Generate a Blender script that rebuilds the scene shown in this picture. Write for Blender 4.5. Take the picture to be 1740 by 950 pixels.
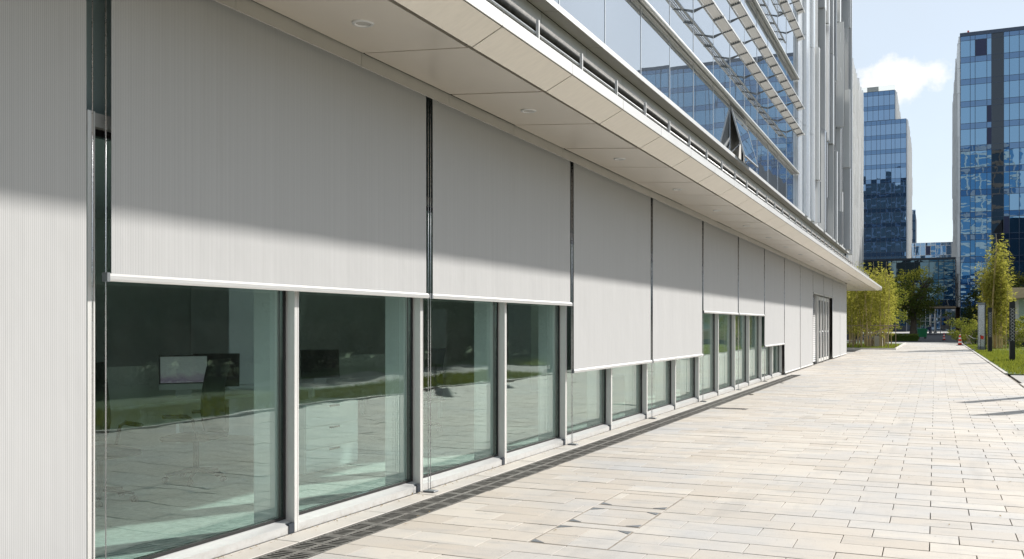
import bpy, math, random
from mathutils import Vector, Matrix, Euler, noise
R = math.radians
random.seed(7)
S = bpy.context.scene
COL = S.collection
for o in list(bpy.data.objects):
    bpy.data.objects.remove(o)

# ------------------------------------------------------------------ camera
cam_d = bpy.data.cameras.new('camera')
cam = bpy.data.objects.new('camera', cam_d)
COL.objects.link(cam)
cam.location = (4.55, 0, 1.6)
cam.rotation_euler = (R(90), 0, R(24.2))
cam_d.sensor_width = 36
cam_d.lens = 1600 / 1740 * 36
cam_d.shift_y = 78 / 1740
cam_d.clip_start = 0.05
cam_d.clip_end = 4000
S.camera = cam

# ------------------------------------------------------------------ sky, sun, exposure
SUN_AZ, SUN_EL = R(31.4), R(32.5)
world = bpy.data.worlds.new('World')
S.world = world
world.use_nodes = True
wn, wl = world.node_tree.nodes, world.node_tree.links
wn.clear()
w_out = wn.new('ShaderNodeOutputWorld')
w_bg = wn.new('ShaderNodeBackground')
w_sky = wn.new('ShaderNodeTexSky')
w_sky.sky_type = 'NISHITA'
w_sky.sun_disc = False
w_sky.sun_elevation = SUN_EL
w_sky.sun_rotation = SUN_AZ
w_sky.altitude = 0
w_sky.air_density = 1.0
w_sky.dust_density = 0.35
w_sky.ozone_density = 1.5
w_bg.inputs['Strength'].default_value = 0.095


def wmath(op, a, b=None, clamp=False):
    n = wn.new('ShaderNodeMath')
    n.operation = op
    n.use_clamp = clamp
    for i, v in enumerate((a, b)):
        if v is None:
            continue
        if isinstance(v, (int, float)):
            n.inputs[i].default_value = v
        else:
            wl.new(v, n.inputs[i])
    return n.outputs[0]


# one fair weather cloud beyond the towers and faint high cloud over the whole sky
w_tc = wn.new('ShaderNodeTexCoord')
w_sep = wn.new('ShaderNodeSeparateXYZ')
wl.new(w_tc.outputs['Generated'], w_sep.inputs[0])
wu = wmath('DIVIDE', w_sep.outputs[0], wmath('MAXIMUM', w_sep.outputs[1], 0.05))
wv = wmath('DIVIDE', w_sep.outputs[2], wmath('MAXIMUM', w_sep.outputs[1], 0.05))
w_comb = wn.new('ShaderNodeCombineXYZ')
wl.new(wu, w_comb.inputs[0])
wl.new(wv, w_comb.inputs[1])
w_noise = wn.new('ShaderNodeTexNoise')
w_noise.inputs['Scale'].default_value = 38
w_noise.inputs['Detail'].default_value = 7
w_noise.inputs['Roughness'].default_value = 0.62
wl.new(w_comb.outputs[0], w_noise.inputs['Vector'])
du = wmath('DIVIDE', wmath('SUBTRACT', wu, -0.034), 0.050)
dv = wmath('DIVIDE', wmath('SUBTRACT', wv, 0.240), 0.025)
rad = wmath('SQRT', wmath('ADD', wmath('MULTIPLY', du, du), wmath('MULTIPLY', dv, dv)))
cl = wmath('SUBTRACT', wmath('ADD', wmath('SUBTRACT', 1.0, rad), wmath('MULTIPLY', w_noise.outputs['Fac'], 1.9)), 0.95)
cl = wmath('MULTIPLY', cl, 2.0, True)
front = wmath('MULTIPLY', wmath('SUBTRACT', w_sep.outputs[1], 0.1), 8.0, True)
cl = wmath('MULTIPLY', cl, front)
w_n2 = wn.new('ShaderNodeTexNoise')
w_n2.inputs['Scale'].default_value = 2.2
w_n2.inputs['Detail'].default_value = 6
w_n2.inputs['Roughness'].default_value = 0.6
wl.new(w_tc.outputs['Generated'], w_n2.inputs['Vector'])
veil = wmath('ADD', wmath('MULTIPLY', w_n2.outputs['Fac'], 0.3), 0.72, True)
w_mixv = wn.new('ShaderNodeMixRGB')
wl.new(veil, w_mixv.inputs[0])
wl.new(w_sky.outputs[0], w_mixv.inputs[1])
w_mixv.inputs[2].default_value = (3.05, 3.35, 3.65, 1)
w_mixc = wn.new('ShaderNodeMixRGB')
wl.new(cl, w_mixc.inputs[0])
wl.new(w_mixv.outputs[0], w_mixc.inputs[1])
w_mixc.inputs[2].default_value = (4.7, 4.7, 4.75, 1)
wl.new(w_mixc.outputs[0], w_bg.inputs['Color'])
wl.new(w_bg.outputs[0], w_out.inputs[0])

sun_d = bpy.data.lights.new('sun', 'SUN')
sun_d.energy = 2.6
sun_d.angle = R(1.7)
sun_d.color = (1.0, 0.96, 0.905)
sun = bpy.data.objects.new('sun', sun_d)
COL.objects.link(sun)
sv = Vector((math.sin(SUN_AZ) * math.cos(SUN_EL), math.cos(SUN_AZ) * math.cos(SUN_EL), math.sin(SUN_EL)))
sun.rotation_euler = (-sv).to_track_quat('-Z', 'Y').to_euler()
sun.location = (30, 40, 60)

S.view_settings.view_transform = 'Standard'
S.view_settings.look = 'None'
S.view_settings.gamma = 1
S.view_settings.use_curve_mapping = False
S.view_settings.exposure = 1.3
S.render.engine = 'CYCLES'
S.cycles.use_denoising = True
S.cycles.max_bounces = 10
S.cycles.transparent_max_bounces = 24
S.cycles.glossy_bounces = 5
S.cycles.diffuse_bounces = 4
S.cycles.caustics_reflective = False
S.cycles.caustics_refractive = False


# ------------------------------------------------------------------ materials
class NT:
    def __init__(s, name):
        s.m = bpy.data.materials.new(name)
        s.m.use_nodes = True
        s.n, s.l = s.m.node_tree.nodes, s.m.node_tree.links
        s.n.clear()
        s.out = s.n.new('ShaderNodeOutputMaterial')

    def add(s, typ, **kw):
        n = s.n.new(typ)
        for k, v in kw.items():
            setattr(n, k, v)
        return n

    def put(s, sock, v):
        if isinstance(v, bpy.types.NodeSocket):
            s.l.new(v, sock)
        else:
            if isinstance(v, tuple) and len(v) == 3 and sock.type == 'RGBA':
                v = v + (1,)
            sock.default_value = v

    def math(s, op, a, b=0.0, clamp=False):
        n = s.add('ShaderNodeMath', operation=op, use_clamp=clamp)
        s.put(n.inputs[0], a)
        s.put(n.inputs[1], b)
        return n.outputs[0]

    def pos(s):
        return s.add('ShaderNodeNewGeometry').outputs['Position']

    def objco(s):
        return s.add('ShaderNodeTexCoord').outputs['Object']

    def scale(s, vec, sc):
        n = s.add('ShaderNodeVectorMath', operation='MULTIPLY')
        s.put(n.inputs[0], vec)
        n.inputs[1].default_value = sc
        return n.outputs[0]

    def noise(s, vec, scale, detail=4, rough=0.55):
        n = s.add('ShaderNodeTexNoise')
        s.put(n.inputs['Vector'], vec)
        n.inputs['Scale'].default_value = scale
        n.inputs['Detail'].default_value = detail
        n.inputs['Roughness'].default_value = rough
        return n.outputs['Fac']

    def ramp(s, fac, stops):
        n = s.add('ShaderNodeValToRGB')
        s.put(n.inputs[0], fac)
        e = n.color_ramp.elements
        while len(e) < len(stops):
            e.new(0.5)
        for el, (p, c) in zip(e, stops):
            el.position = p
            el.color = (*c, 1) if isinstance(c, tuple) else (c, c, c, 1)
        return n.outputs[0]

    def mix(s, fac, a, b, blend='MIX'):
        n = s.add('ShaderNodeMixRGB', blend_type=blend)
        s.put(n.inputs[0], fac)
        s.put(n.inputs[1], a)
        s.put(n.inputs[2], b)
        return n.outputs[0]

    def bump(s, h, strength=0.3, dist=0.01):
        n = s.add('ShaderNodeBump')
        s.put(n.inputs['Height'], h)
        n.inputs['Strength'].default_value = strength
        n.inputs['Distance'].default_value = dist
        return n.outputs[0]

    def pbr(s, col, rough=0.5, metal=0.0, normal=None, spec=0.5, **kw):
        n = s.add('ShaderNodeBsdfPrincipled')
        s.put(n.inputs['Base Color'], col)
        s.put(n.inputs['Roughness'], rough)
        s.put(n.inputs['Metallic'], metal)
        n.inputs['Specular IOR Level'].default_value = spec
        if normal is not None:
            s.l.new(normal, n.inputs['Normal'])
        for k, v in kw.items():
            s.put(n.inputs[k], v)
        return n.outputs[0]

    def done(s, sh):
        s.l.new(sh, s.out.inputs[0])
        return s.m


def plain(name, col, rough=0.5, metal=0.0, var=0.12, scale=3.0, bump=0.0, bscale=40, spec=0.5, stretch=(1, 1, 1)):
    """base colour with procedural mottling and fine relief"""
    t = NT(name)
    p = t.scale(t.pos(), stretch)
    n = t.noise(p, scale, 5)
    a = tuple(c * (1 - var) for c in col)
    b = tuple(min(1, c * (1 + var)) for c in col)
    c = t.ramp(n, [(0.3, a), (0.7, b)])
    rg = t.math('ADD', t.math('MULTIPLY', t.noise(p, scale * 3, 3), 0.16), rough - 0.08)
    nm = t.bump(t.noise(p, bscale, 3), bump, 0.01) if bump else None
    return t.done(t.pbr(c, rg, metal, nm, spec))


def glass_mat(name, tint, f0, gloss, bump_s, scale, stretch=(1, 1, 1), dirt=0.0, rough=0.0):
    """clear architectural pane: facing-angle reflection over tinted transmission"""
    t = NT(name)
    lw = t.add('ShaderNodeLayerWeight')
    lw.inputs['Blend'].default_value = 0.5
    p5 = t.math('POWER', lw.outputs['Facing'], 5.0)
    fac = t.math('ADD', t.math('MULTIPLY', p5, 1 - f0), f0, True)
    tr = t.add('ShaderNodeBsdfTransparent')
    t.put(tr.inputs[0], tint)
    gl = t.add('ShaderNodeBsdfGlossy')
    t.put(gl.inputs['Color'], gloss)
    gl.inputs['Roughness'].default_value = rough
    h = t.noise(t.scale(t.pos(), stretch), scale, 2, 0.4)
    t.l.new(t.bump(h, bump_s, 0.02), gl.inputs['Normal'])
    mx = t.add('ShaderNodeMixShader')
    t.l.new(fac, mx.inputs[0])
    t.l.new(tr.outputs[0], mx.inputs[1])
    t.l.new(gl.outputs[0], mx.inputs[2])
    sh = mx.outputs[0]
    if dirt:
        df = t.add('ShaderNodeBsdfDiffuse')
        t.put(df.inputs[0], (0.55, 0.55, 0.5))
        d = t.noise(t.scale(t.pos(), (1, 1, 0.35)), 5, 6, 0.65)
        spk = t.math('GREATER_THAN', t.noise(t.pos(), 55, 1), 0.76)
        dd = t.math('ADD', t.math('MULTIPLY', t.ramp(d, [(0.45, 0.2), (0.8, 1.0)]), dirt), t.math('MULTIPLY', spk, dirt * 4))
        m2 = t.add('ShaderNodeMixShader')
        t.l.new(dd, m2.inputs[0])
        t.l.new(sh, m2.inputs[1])
        t.l.new(df.outputs[0], m2.inputs[2])
        sh = m2.outputs[0]
    return t.done(sh)


def mirror_glass(name, base, tint, f0, bump_s, scale, stretch=(1, 1, 1), rough=0.01):
    """coated reflective facade glass, opaque"""
    t = NT(name)
    lw = t.add('ShaderNodeLayerWeight')
    lw.inputs['Blend'].default_value = 0.5
    p5 = t.math('POWER', lw.outputs['Facing'], 5.0)
    fac = t.math('ADD', t.math('MULTIPLY', p5, 1 - f0), f0, True)
    df = t.add('ShaderNodeBsdfDiffuse')
    t.put(df.inputs[0], t.mix(t.noise(t.pos(), 0.35, 2), tuple(b * 0.5 for b in base), tuple(b * 1.4 for b in base)))
    gl = t.add('ShaderNodeBsdfGlossy')
    t.put(gl.inputs['Color'], tint)
    gl.inputs['Roughness'].default_value = rough
    oi = t.add('ShaderNodeObjectInfo')
    off = t.add('ShaderNodeVectorMath', operation='ADD')
    t.put(off.inputs[0], t.scale(t.pos(), stretch))
    sc = t.add('ShaderNodeVectorMath', operation='SCALE')
    t.put(sc.inputs[0], (3.0, 5.0, 7.0))
    t.l.new(oi.outputs['Random'], sc.inputs['Scale'])
    t.l.new(sc.outputs[0], off.inputs[1])
    h = t.noise(off.outputs[0], scale, 2, 0.45)
    t.l.new(t.bump(h, bump_s, 0.1), gl.inputs['Normal'])
    mx = t.add('ShaderNodeMixShader')
    t.l.new(fac, mx.inputs[0])
    t.l.new(df.outputs[0], mx.inputs[1])
    t.l.new(gl.outputs[0], mx.inputs[2])
    return t.done(mx.outputs[0])


def leaf_mat(name, c1, c2, trans=0.4):
    t = NT(name)
    g = t.add('ShaderNodeNewGeometry')
    oi = t.add('ShaderNodeObjectInfo')
    v = t.math('FRACT', t.math('ADD', g.outputs['Random Per Island'], oi.outputs['Random']))
    c = t.mix(v, c1, c2)
    df = t.add('ShaderNodeBsdfDiffuse')
    t.put(df.inputs[0], c)
    tl = t.add('ShaderNodeBsdfTranslucent')
    t.put(tl.inputs[0], t.mix(0.4, c, (0.62, 0.58, 0.08)))
    mx = t.add('ShaderNodeMixShader')
    mx.inputs[0].default_value = trans
    t.l.new(df.outputs[0], mx.inputs[1])
    t.l.new(tl.outputs[0], mx.inputs[2])
    return t.done(mx.outputs[0])


def fabric_mat():
    t = NT('screen_fabric')
    sp = t.add('ShaderNodeSeparateXYZ')
    t.l.new(t.pos(), sp.inputs[0])
    wv = t.math('MULTIPLY', t.math('ADD', t.math('SINE', t.math('MULTIPLY', sp.outputs[1], 2 * math.pi / 0.0125)), 1.0), 0.5)
    rib = t.noise(t.scale(t.pos(), (0, 1, 0.004)), 60, 2, 0.6)
    weave = t.noise(t.scale(t.pos(), (0, 0.6, 1)), 210, 1)
    stain = t.noise(t.scale(t.pos(), (0, 1, 0.5)), 1.1, 4)
    f = t.math('ADD', t.math('ADD', t.math('MULTIPLY', wv, 0.45), t.math('MULTIPLY', rib, 0.4)), t.math('MULTIPLY', weave, 0.15))
    c = t.ramp(f, [(0.15, (0.388, 0.389, 0.389)), (0.5, (0.497, 0.497, 0.495)), (0.85, (0.58, 0.58, 0.577))])
    c = t.mix(t.math('MULTIPLY', stain, 0.22), c, (0.447, 0.448, 0.446))
    oi = t.add('ShaderNodeObjectInfo')
    c = t.mix(t.math('MULTIPLY', oi.outputs['Random'], 0.12), c, (0.60, 0.595, 0.58))
    drip = t.noise(t.scale(t.pos(), (0, 1, 0.07)), 7, 5, 0.7)
    c = t.mix(t.ramp(drip, [(0.56, 0.0), (0.78, 0.16)]), c, (0.36, 0.345, 0.32))
    fold = t.noise(t.scale(t.pos(), (0, 1, 0.6)), 2.0, 3, 0.5)
    b1 = t.bump(f, 0.12, 0.004)
    b2 = t.add('ShaderNodeBump')
    t.put(b2.inputs['Height'], fold)
    b2.inputs['Strength'].default_value = 0.35
    b2.inputs['Distance'].default_value = 0.03
    t.l.new(b1, b2.inputs['Normal'])
    return t.done(t.pbr(c, 0.85, 0, b2.outputs[0], 0.2))


def stone_mat(name, lo, hi, grey):
    t = NT(name)
    g = t.add('ShaderNodeNewGeometry')
    oi = t.add('ShaderNodeObjectInfo')
    p = g.outputs['Position']
    v = t.math('FRACT', t.math('ADD', t.math('MULTIPLY', g.outputs['Random Per Island'], 7.3), oi.outputs['Random']))
    big = t.noise(t.scale(p, (1, 1, 1)), 0.55, 4, 0.6)
    med = t.noise(t.scale(p, (0.8, 2.0, 1)), 2.6, 6, 0.65)
    fine = t.noise(p, 90, 3, 0.7)
    c = t.mix(v, lo, hi)
    # weathered grey-blue stretches with their own shape, and smears from foot traffic
    c = t.mix(t.math('MULTIPLY', t.ramp(big, [(0.44, 0.0), (0.62, 1.0)]), t.math('ADD', t.math('MULTIPLY', v, 0.5), 0.35)), c, grey)
    c = t.mix(t.ramp(med, [(0.50, 0.0), (0.78, 0.6)]), c, tuple(x * 0.72 for x in grey))
    c = t.mix(t.ramp(t.noise(p, 14, 5, 0.7), [(0.66, 0.0), (0.8, 0.55)]), c, (0.27, 0.235, 0.19))
    spots = t.noise(p, 26, 1, 0.4)
    c = t.mix(t.ramp(spots, [(0.735, 0.0), (0.76, 0.5)]), c, (0.20, 0.185, 0.165))
    tyre = t.noise(t.scale(p, (0.9, 0.12, 1)), 3.2, 5, 0.6)
    c = t.mix(t.ramp(tyre, [(0.56, 0.0), (0.75, 0.38)]), c, (0.33, 0.315, 0.295))
    c = t.mix(0.22, c, t.ramp(fine, [(0.3, 0.24), (0.7, 0.62)]), 'OVERLAY')
    rg = t.math('ADD', t.math('MULTIPLY', med, 0.25), 0.5)
    return t.done(t.pbr(c, rg, 0, t.bump(t.math('ADD', t.math('MULTIPLY', fine, 0.5), med), 0.35, 0.004), 0.35))


def brushed(name, col, rough, metal, stretch, sc=30, var=0.06, splash=False):
    t = NT(name)
    n = t.noise(t.scale(t.pos(), stretch), sc, 3, 0.6)
    big = t.noise(t.pos(), 0.9, 3)
    c = t.ramp(t.math('ADD', t.math('MULTIPLY', n, 0.6), t.math('MULTIPLY', big, 0.4)),
               [(0.3, tuple(x * (1 - var) for x in col)), (0.7, tuple(min(1, x * (1 + var)) for x in col))])
    if splash:
        sp = t.add('ShaderNodeSeparateXYZ')
        t.l.new(t.pos(), sp.inputs[0])
        low = t.math('SUBTRACT', 1.0, t.math('MULTIPLY', sp.outputs[2], 11.0), True)
        sn = t.ramp(t.noise(t.pos(), 16, 6, 0.7), [(0.45, 0.0), (0.75, 0.5)])
        c = t.mix(t.math('MULTIPLY', low, sn), c, (0.30, 0.25, 0.19))
    rg = t.math('ADD', t.math('MULTIPLY', n, 0.14), rough - 0.07)
    return t.done(t.pbr(c, rg, metal, t.bump(n, 0.05, 0.003), 0.5))


M = {}
M['fabric'] = fabric_mat()
M['paver'] = stone_mat('paver_stone', (0.535, 0.48, 0.41), (0.62, 0.575, 0.51), (0.47, 0.47, 0.47))
M['slab'] = stone_mat('kerb_stone', (0.57, 0.53, 0.475), (0.62, 0.585, 0.53), (0.55, 0.54, 0.515))
M['joint'] = plain('joint_sand', (0.30, 0.262, 0.215), 0.9, 0, 0.3, 9)
M['soil'] = plain('soil', (0.09, 0.075, 0.05), 0.95, 0, 0.35, 4, 0.5, 30)
M['asphalt'] = plain('asphalt', (0.055, 0.056, 0.06), 0.85, 0, 0.2, 1.5, 0.4, 60)
M['concrete'] = plain('concrete', (0.36, 0.345, 0.32), 0.8, 0, 0.12, 1.2, 0.3, 30)
M['alu'] = brushed('satin_aluminium', (0.79, 0.78, 0.755), 0.38, 0.35, (1, 1, 0.05), splash=True)
M['alu_h'] = brushed('satin_aluminium_rail', (0.60, 0.60, 0.59), 0.35, 0.3, (1, 0.05, 1), splash=True)
M['champagne'] = plain('champagne_panel', (0.76, 0.70, 0.62), 0.32, 0.45, 0.025, 0.8)
M['fascia'] = brushed('fascia_panel', (0.83, 0.775, 0.69), 0.42, 0.2, (0.4, 1.6, 1), 14, 0.06)
M['lip'] = brushed('lip_panel', (0.70, 0.69, 0.67), 0.4, 0.15, (1, 0.1, 1), 12, 0.04)
M['silver'] = brushed('silver_panel', (0.80, 0.81, 0.815), 0.22, 0.5, (1, 1, 0.04), 10, 0.07)
M['fin'] = brushed('fin_panel', (0.84, 0.84, 0.825), 0.25, 0.3, (1, 1, 0.05), 10, 0.07)
M['fin_mid'] = brushed('fin_panel_grey', (0.64, 0.645, 0.645), 0.25, 0.3, (1, 1, 0.05), 10, 0.08)
M['steel'] = brushed('stainless', (0.60, 0.61, 0.63), 0.28, 0.9, (1, 1, 1), 30, 0.05)
M['gasket'] = plain('rubber_gasket', (0.014, 0.014, 0.014), 0.6)
M['dark_void'] = plain('dark_backing', (0.02, 0.021, 0.021), 0.85)
M['joint_dark'] = plain('panel_joint', (0.022, 0.02, 0.018), 0.8)
M['pelmet'] = plain('pelmet_paint', (0.50, 0.485, 0.45), 0.5, 0.1, 0.05, 2)
M['spandrel'] = mirror_glass('spandrel_glass', (0.36, 0.46, 0.47), (0.8, 0.9, 0.92), 0.06, 0.05, 1.5)
M['pane'] = glass_mat('clear_pane', (0.87, 0.965, 0.935), 0.082, (0.93, 1.0, 0.95), 0.036, 2.2, (1, 0.45, 2.6), 0.010)
M['screen_glass'] = glass_mat('thin_glass', (0.93, 0.96, 0.95), 0.05, (1, 1, 1), 0.0, 1)
M['upper_pane'] = mirror_glass('upper_reflective_pane', (0.16, 0.18, 0.20), (0.92, 0.945, 0.97), 0.56, 0.03, 0.55, (1, 1, 0.5))
M['tower_pane'] = mirror_glass('tower_blue_pane', (0.015, 0.05, 0.10), (0.36, 0.59, 0.82), 0.55, 0.065, 0.25, (1, 1, 2.4))
M['tower_pane_soft'] = mirror_glass('tower_pale_pane', (0.03, 0.08, 0.14), (0.42, 0.60, 0.84), 0.5, 0.05, 0.25, (1, 1, 1.2))
M['tower_spandrel'] = mirror_glass('tower_spandrel', (0.012, 0.035, 0.075), (0.28, 0.45, 0.70), 0.45, 0.08, 0.3)
M['tower_dark'] = mirror_glass('tower_dark_band', (0.012, 0.014, 0.018), (0.35, 0.40, 0.45), 0.16, 0.05, 0.4)
M['tower_vent'] = plain('vent_panel_navy', (0.012, 0.022, 0.075), 0.4)
M['bridge_pane'] = mirror_glass('skybridge_pane', (0.008, 0.016, 0.022), (0.36, 0.55, 0.66), 0.26, 0.09, 0.3, (1, 1, 2.6))
M['frame_dark'] = plain('dark_frame', (0.035, 0.045, 0.06), 0.5, 0.3)
M['frame_blue'] = plain('blue_grey_frame', (0.06, 0.085, 0.13), 0.5, 0.3)
M['iron'] = plain('cast_iron', (0.165, 0.155, 0.14), 0.65, 0.1, 0.35, 12, 0.3, 80)
M['black'] = plain('black_powder_coat', (0.018, 0.018, 0.019), 0.45, 0.1)
M['grey_post'] = plain('grey_pylon_paint', (0.20, 0.215, 0.23), 0.45, 0.2, 0.1, 2)
M['lattice'] = plain('pale_lattice', (0.45, 0.46, 0.45), 0.5)
M['mesh_chair'] = plain('chair_mesh', (0.025, 0.028, 0.027), 0.8)
M['plastic_dark'] = plain('dark_plastic', (0.03, 0.031, 0.033), 0.5)
M['white_lam'] = plain('white_laminate', (0.80, 0.81, 0.80), 0.4, 0, 0.03)
M['white_plastic'] = plain('white_plastic', (0.72, 0.72, 0.72), 0.35, 0, 0.02)
M['carpet'] = plain('grey_carpet', (0.42, 0.425, 0.415), 0.95, 0, 0.2, 20, 0.3, 120)
M['int_wall'] = plain('office_wall', (0.76, 0.76, 0.74), 0.85, 0, 0.06)
M['int_ceiling'] = plain('office_ceiling', (0.7, 0.7, 0.69), 0.85, 0, 0.05)
M['bark'] = plain('bark', (0.075, 0.06, 0.045), 0.9, 0, 0.35, 6, 0.8, 18, 0.3, (1, 1, 0.3))
M['culm'] = plain('bamboo_culm', (0.46, 0.35, 0.16), 0.5, 0, 0.3, 5, 0, 40, 0.5, (1, 1, 0.4))
M['bamboo_leaf'] = leaf_mat('bamboo_leaf', (0.10, 0.13, 0.03), (0.36, 0.33, 0.085), 0.58)
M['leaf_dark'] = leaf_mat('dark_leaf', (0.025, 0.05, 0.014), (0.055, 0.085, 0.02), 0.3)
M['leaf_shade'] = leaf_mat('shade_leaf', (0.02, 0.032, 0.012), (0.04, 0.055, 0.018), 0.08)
M['leaf_mid'] = leaf_mat('mid_leaf', (0.045, 0.085, 0.018), (0.085, 0.13, 0.03), 0.4)
M['grass'] = leaf_mat('grass_blade', (0.06, 0.125, 0.018), (0.11, 0.175, 0.03), 0.4)
M['turf'] = plain('turf', (0.06, 0.11, 0.022), 0.95, 0, 0.3, 2.2, 0.5, 60)
M['wood'] = plain('weathered_wood', (0.25, 0.19, 0.125), 0.8, 0, 0.2, 8)
M['beige'] = plain('beige_render', (0.42, 0.33, 0.21), 0.8, 0, 0.1, 2)
M['red'] = plain('cone_red', (0.55, 0.035, 0.02), 0.5)
M['white_band'] = plain('cone_white', (0.7, 0.68, 0.65), 0.5)
M['green_bin'] = plain('green_plastic', (0.01, 0.16, 0.06), 0.5)
M['navy_cloth'] = plain('navy_cloth', (0.02, 0.03, 0.075), 0.8)
M['skin'] = plain('skin', (0.38, 0.23, 0.16), 0.6)
M['hair'] = plain('hair', (0.015, 0.012, 0.01), 0.6)
M['white_paint'] = plain('white_paint', (0.74, 0.74, 0.72), 0.5, 0, 0.03)
M['blue_print'] = plain('blue_print', (0.06, 0.22, 0.55), 0.5)
M['brick_brown'] = plain('brown_cladding', (0.16, 0.10, 0.07), 0.8)
M['dry_leaf'] = leaf_mat('dry_leaf', (0.24, 0.15, 0.06), (0.38, 0.28, 0.14), 0.2)
M['lens'] = plain('lamp_lens', (0.42, 0.41, 0.38), 0.2)


def screen_mat():
    t = NT('display_picture')
    g = t.objco()
    sp = t.add('ShaderNodeSeparateXYZ')
    t.l.new(g, sp.inputs[0])
    n = t.noise(t.scale(g, (1, 2.5, 5)), 4, 4)
    h = t.math('ADD', sp.outputs[2], t.math('MULTIPLY', n, 0.12))
    c = t.ramp(t.math('ADD', t.math('MULTIPLY', h, 2.6), 0.42), [(0.0, (0.75, 0.72, 0.75)), (0.22, (0.20, 0.15, 0.22)), (0.38, (0.27, 0.24, 0.275)), (0.48, (0.30, 0.31, 0.31)), (1.0, (0.27, 0.285, 0.28))])
    sh = t.pbr(c, 0.25)
    em = t.add('ShaderNodeEmission')
    t.put(em.inputs[0], c)
    em.inputs[1].default_value = 0.12
    a = t.add('ShaderNodeAddShader')
    t.l.new(sh, a.inputs[0])
    t.l.new(em.outputs[0], a.inputs[1])
    return t.done(a.outputs[0])


M['display'] = screen_mat()


# ------------------------------------------------------------------ mesh helpers
class MB:
    def __init__(s):
        s.v, s.f, s.sm = [], [], []

    def quad(s, a, b, c, d):
        i = len(s.v)
        s.v += [tuple(a), tuple(b), tuple(c), tuple(d)]
        s.f.append((i, i + 1, i + 2, i + 3))
        return s

    def poly(s, pts):
        i = len(s.v)
        s.v += [tuple(p) for p in pts]
        s.f.append(tuple(range(i, i + len(pts))))
        return s

    def box(s, x0, x1, y0, y1, z0, z1, skip=''):
        i = len(s.v)
        s.v += [(x0, y0, z0), (x1, y0, z0), (x1, y1, z0), (x0, y1, z0), (x0, y0, z1), (x1, y0, z1), (x1, y1, z1), (x0, y1, z1)]
        F = {'b': (0, 3, 2, 1), 't': (4, 5, 6, 7), 'f': (0, 1, 5, 4), 'r': (1, 2, 6, 5), 'k': (2, 3, 7, 6), 'l': (3, 0, 4, 7)}
        for k, q in F.items():
            if k not in skip:
                s.f.append(tuple(i + j for j in q))
        return s

    def slab(s, x0, x1, y0, y1, z0, z1, ch=0.006):
        """block with chamfered upper edges, no underside"""
        i = len(s.v)
        c = ch
        s.v += [(x0, y0, z0), (x1, y0, z0), (x1, y1, z0), (x0, y1, z0),
                (x0, y0, z1 - c), (x1, y0, z1 - c), (x1, y1, z1 - c), (x0, y1, z1 - c),
                (x0 + c, y0 + c, z1), (x1 - c, y0 + c, z1), (x1 - c, y1 - c, z1), (x0 + c, y1 - c, z1)]
        for a in range(4):
            b = (a + 1) % 4
            s.f.append((i + a, i + b, i + 4 + b, i + 4 + a))
            s.f.append((i + 4 + a, i + 4 + b, i + 8 + b, i + 8 + a))
        s.f.append((i + 8, i + 9, i + 10, i + 11))
        return s

    def tube(s, pts, rads, n=8, caps=True):
        pts = [Vector(p) for p in pts]
        if not isinstance(rads, (list, tuple)):
            rads = [rads] * len(pts)
        base = len(s.v)
        up = None
        for k, p in enumerate(pts):
            d = (pts[min(k + 1, len(pts) - 1)] - pts[max(k - 1, 0)]).normalized()
            if up is None:
                up = Vector((1, 0, 0)) if abs(d.x) < 0.9 else Vector((0, 1, 0))
            u = (up - d * up.dot(d)).normalized()
            w = d.cross(u)
            up = u
            for a in range(n):
                t = 2 * math.pi * a / n
                s.v.append(tuple(p + (u * math.cos(t) + w * math.sin(t)) * rads[k]))
        for k in range(len(pts) - 1):
            for a in range(n):
                b = (a + 1) % n
                s.f.append((base + k * n + a, base + k * n + b, base + (k + 1) * n + b, base + (k + 1) * n + a))
        if caps:
            s.f.append(tuple(base + a for a in reversed(range(n))))
            s.f.append(tuple(base + (len(pts) - 1) * n + a for a in range(n)))
        return s

    def lathe(s, prof, n=16, c=(0, 0)):
        base = len(s.v)
        for r, z in prof:
            for a in range(n):
                t = 2 * math.pi * a / n
                s.v.append((c[0] + r * math.cos(t), c[1] + r * math.sin(t), z))
        for k in range(len(prof) - 1):
            for a in range(n):
                b = (a + 1) % n
                s.f.append((base + k * n + a, base + k * n + b, base + (k + 1) * n + b, base + (k + 1) * n + a))
        s.f.append(tuple(base + a for a in reversed(range(n))))
        s.f.append(tuple(base + (len(prof) - 1) * n + a for a in range(n)))
        return s

    def prism(s, prof, y0, y1):
        """profile of (x, z) points extruded along y"""
        n = len(prof)
        i = len(s.v)
        s.v += [(x, y0, z) for x, z in prof] + [(x, y1, z) for x, z in prof]
        for a in range(n):
            b = (a + 1) % n
            s.f.append((i + a, i + b, i + n + b, i + n + a))
        s.f.append(tuple(i + a for a in reversed(range(n))))
        s.f.append(tuple(i + n + a for a in range(n)))
        return s

    def mesh(s, name, mat, smooth=False):
        me = bpy.data.meshes.new(name)
        me.from_pydata(s.v, [], s.f)
        me.materials.append(M[mat])
        if smooth:
            me.polygons.foreach_set('use_smooth', [True] * len(me.polygons))
        me.update()
        return me

    def build(s, name, mat, parent=None, loc=(0, 0, 0), smooth=False):
        return link(name, s.mesh(name, mat, smooth), parent, loc)


def link(name, me, parent=None, loc=(0, 0, 0), rot=None):
    o = bpy.data.objects.new(name, me)
    COL.objects.link(o)
    o.location = loc
    if rot:
        o.rotation_euler = rot
    if parent is not None:
        o.parent = parent
    return o


def tag(o, label=None, cat=None, group=None, kind=None):
    for k, v in (('label', label), ('category', cat), ('group', group), ('kind', kind)):
        if v:
            o[k] = v
    return o


def thing(name, label, cat, loc=(0, 0, 0), rz=0, group=None):
    o = bpy.data.objects.new(name, None)
    COL.objects.link(o)
    o.empty_display_size = 0.2
    o.location = loc
    o.rotation_euler = (0, 0, rz)
    return tag(o, label, cat, group)


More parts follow.
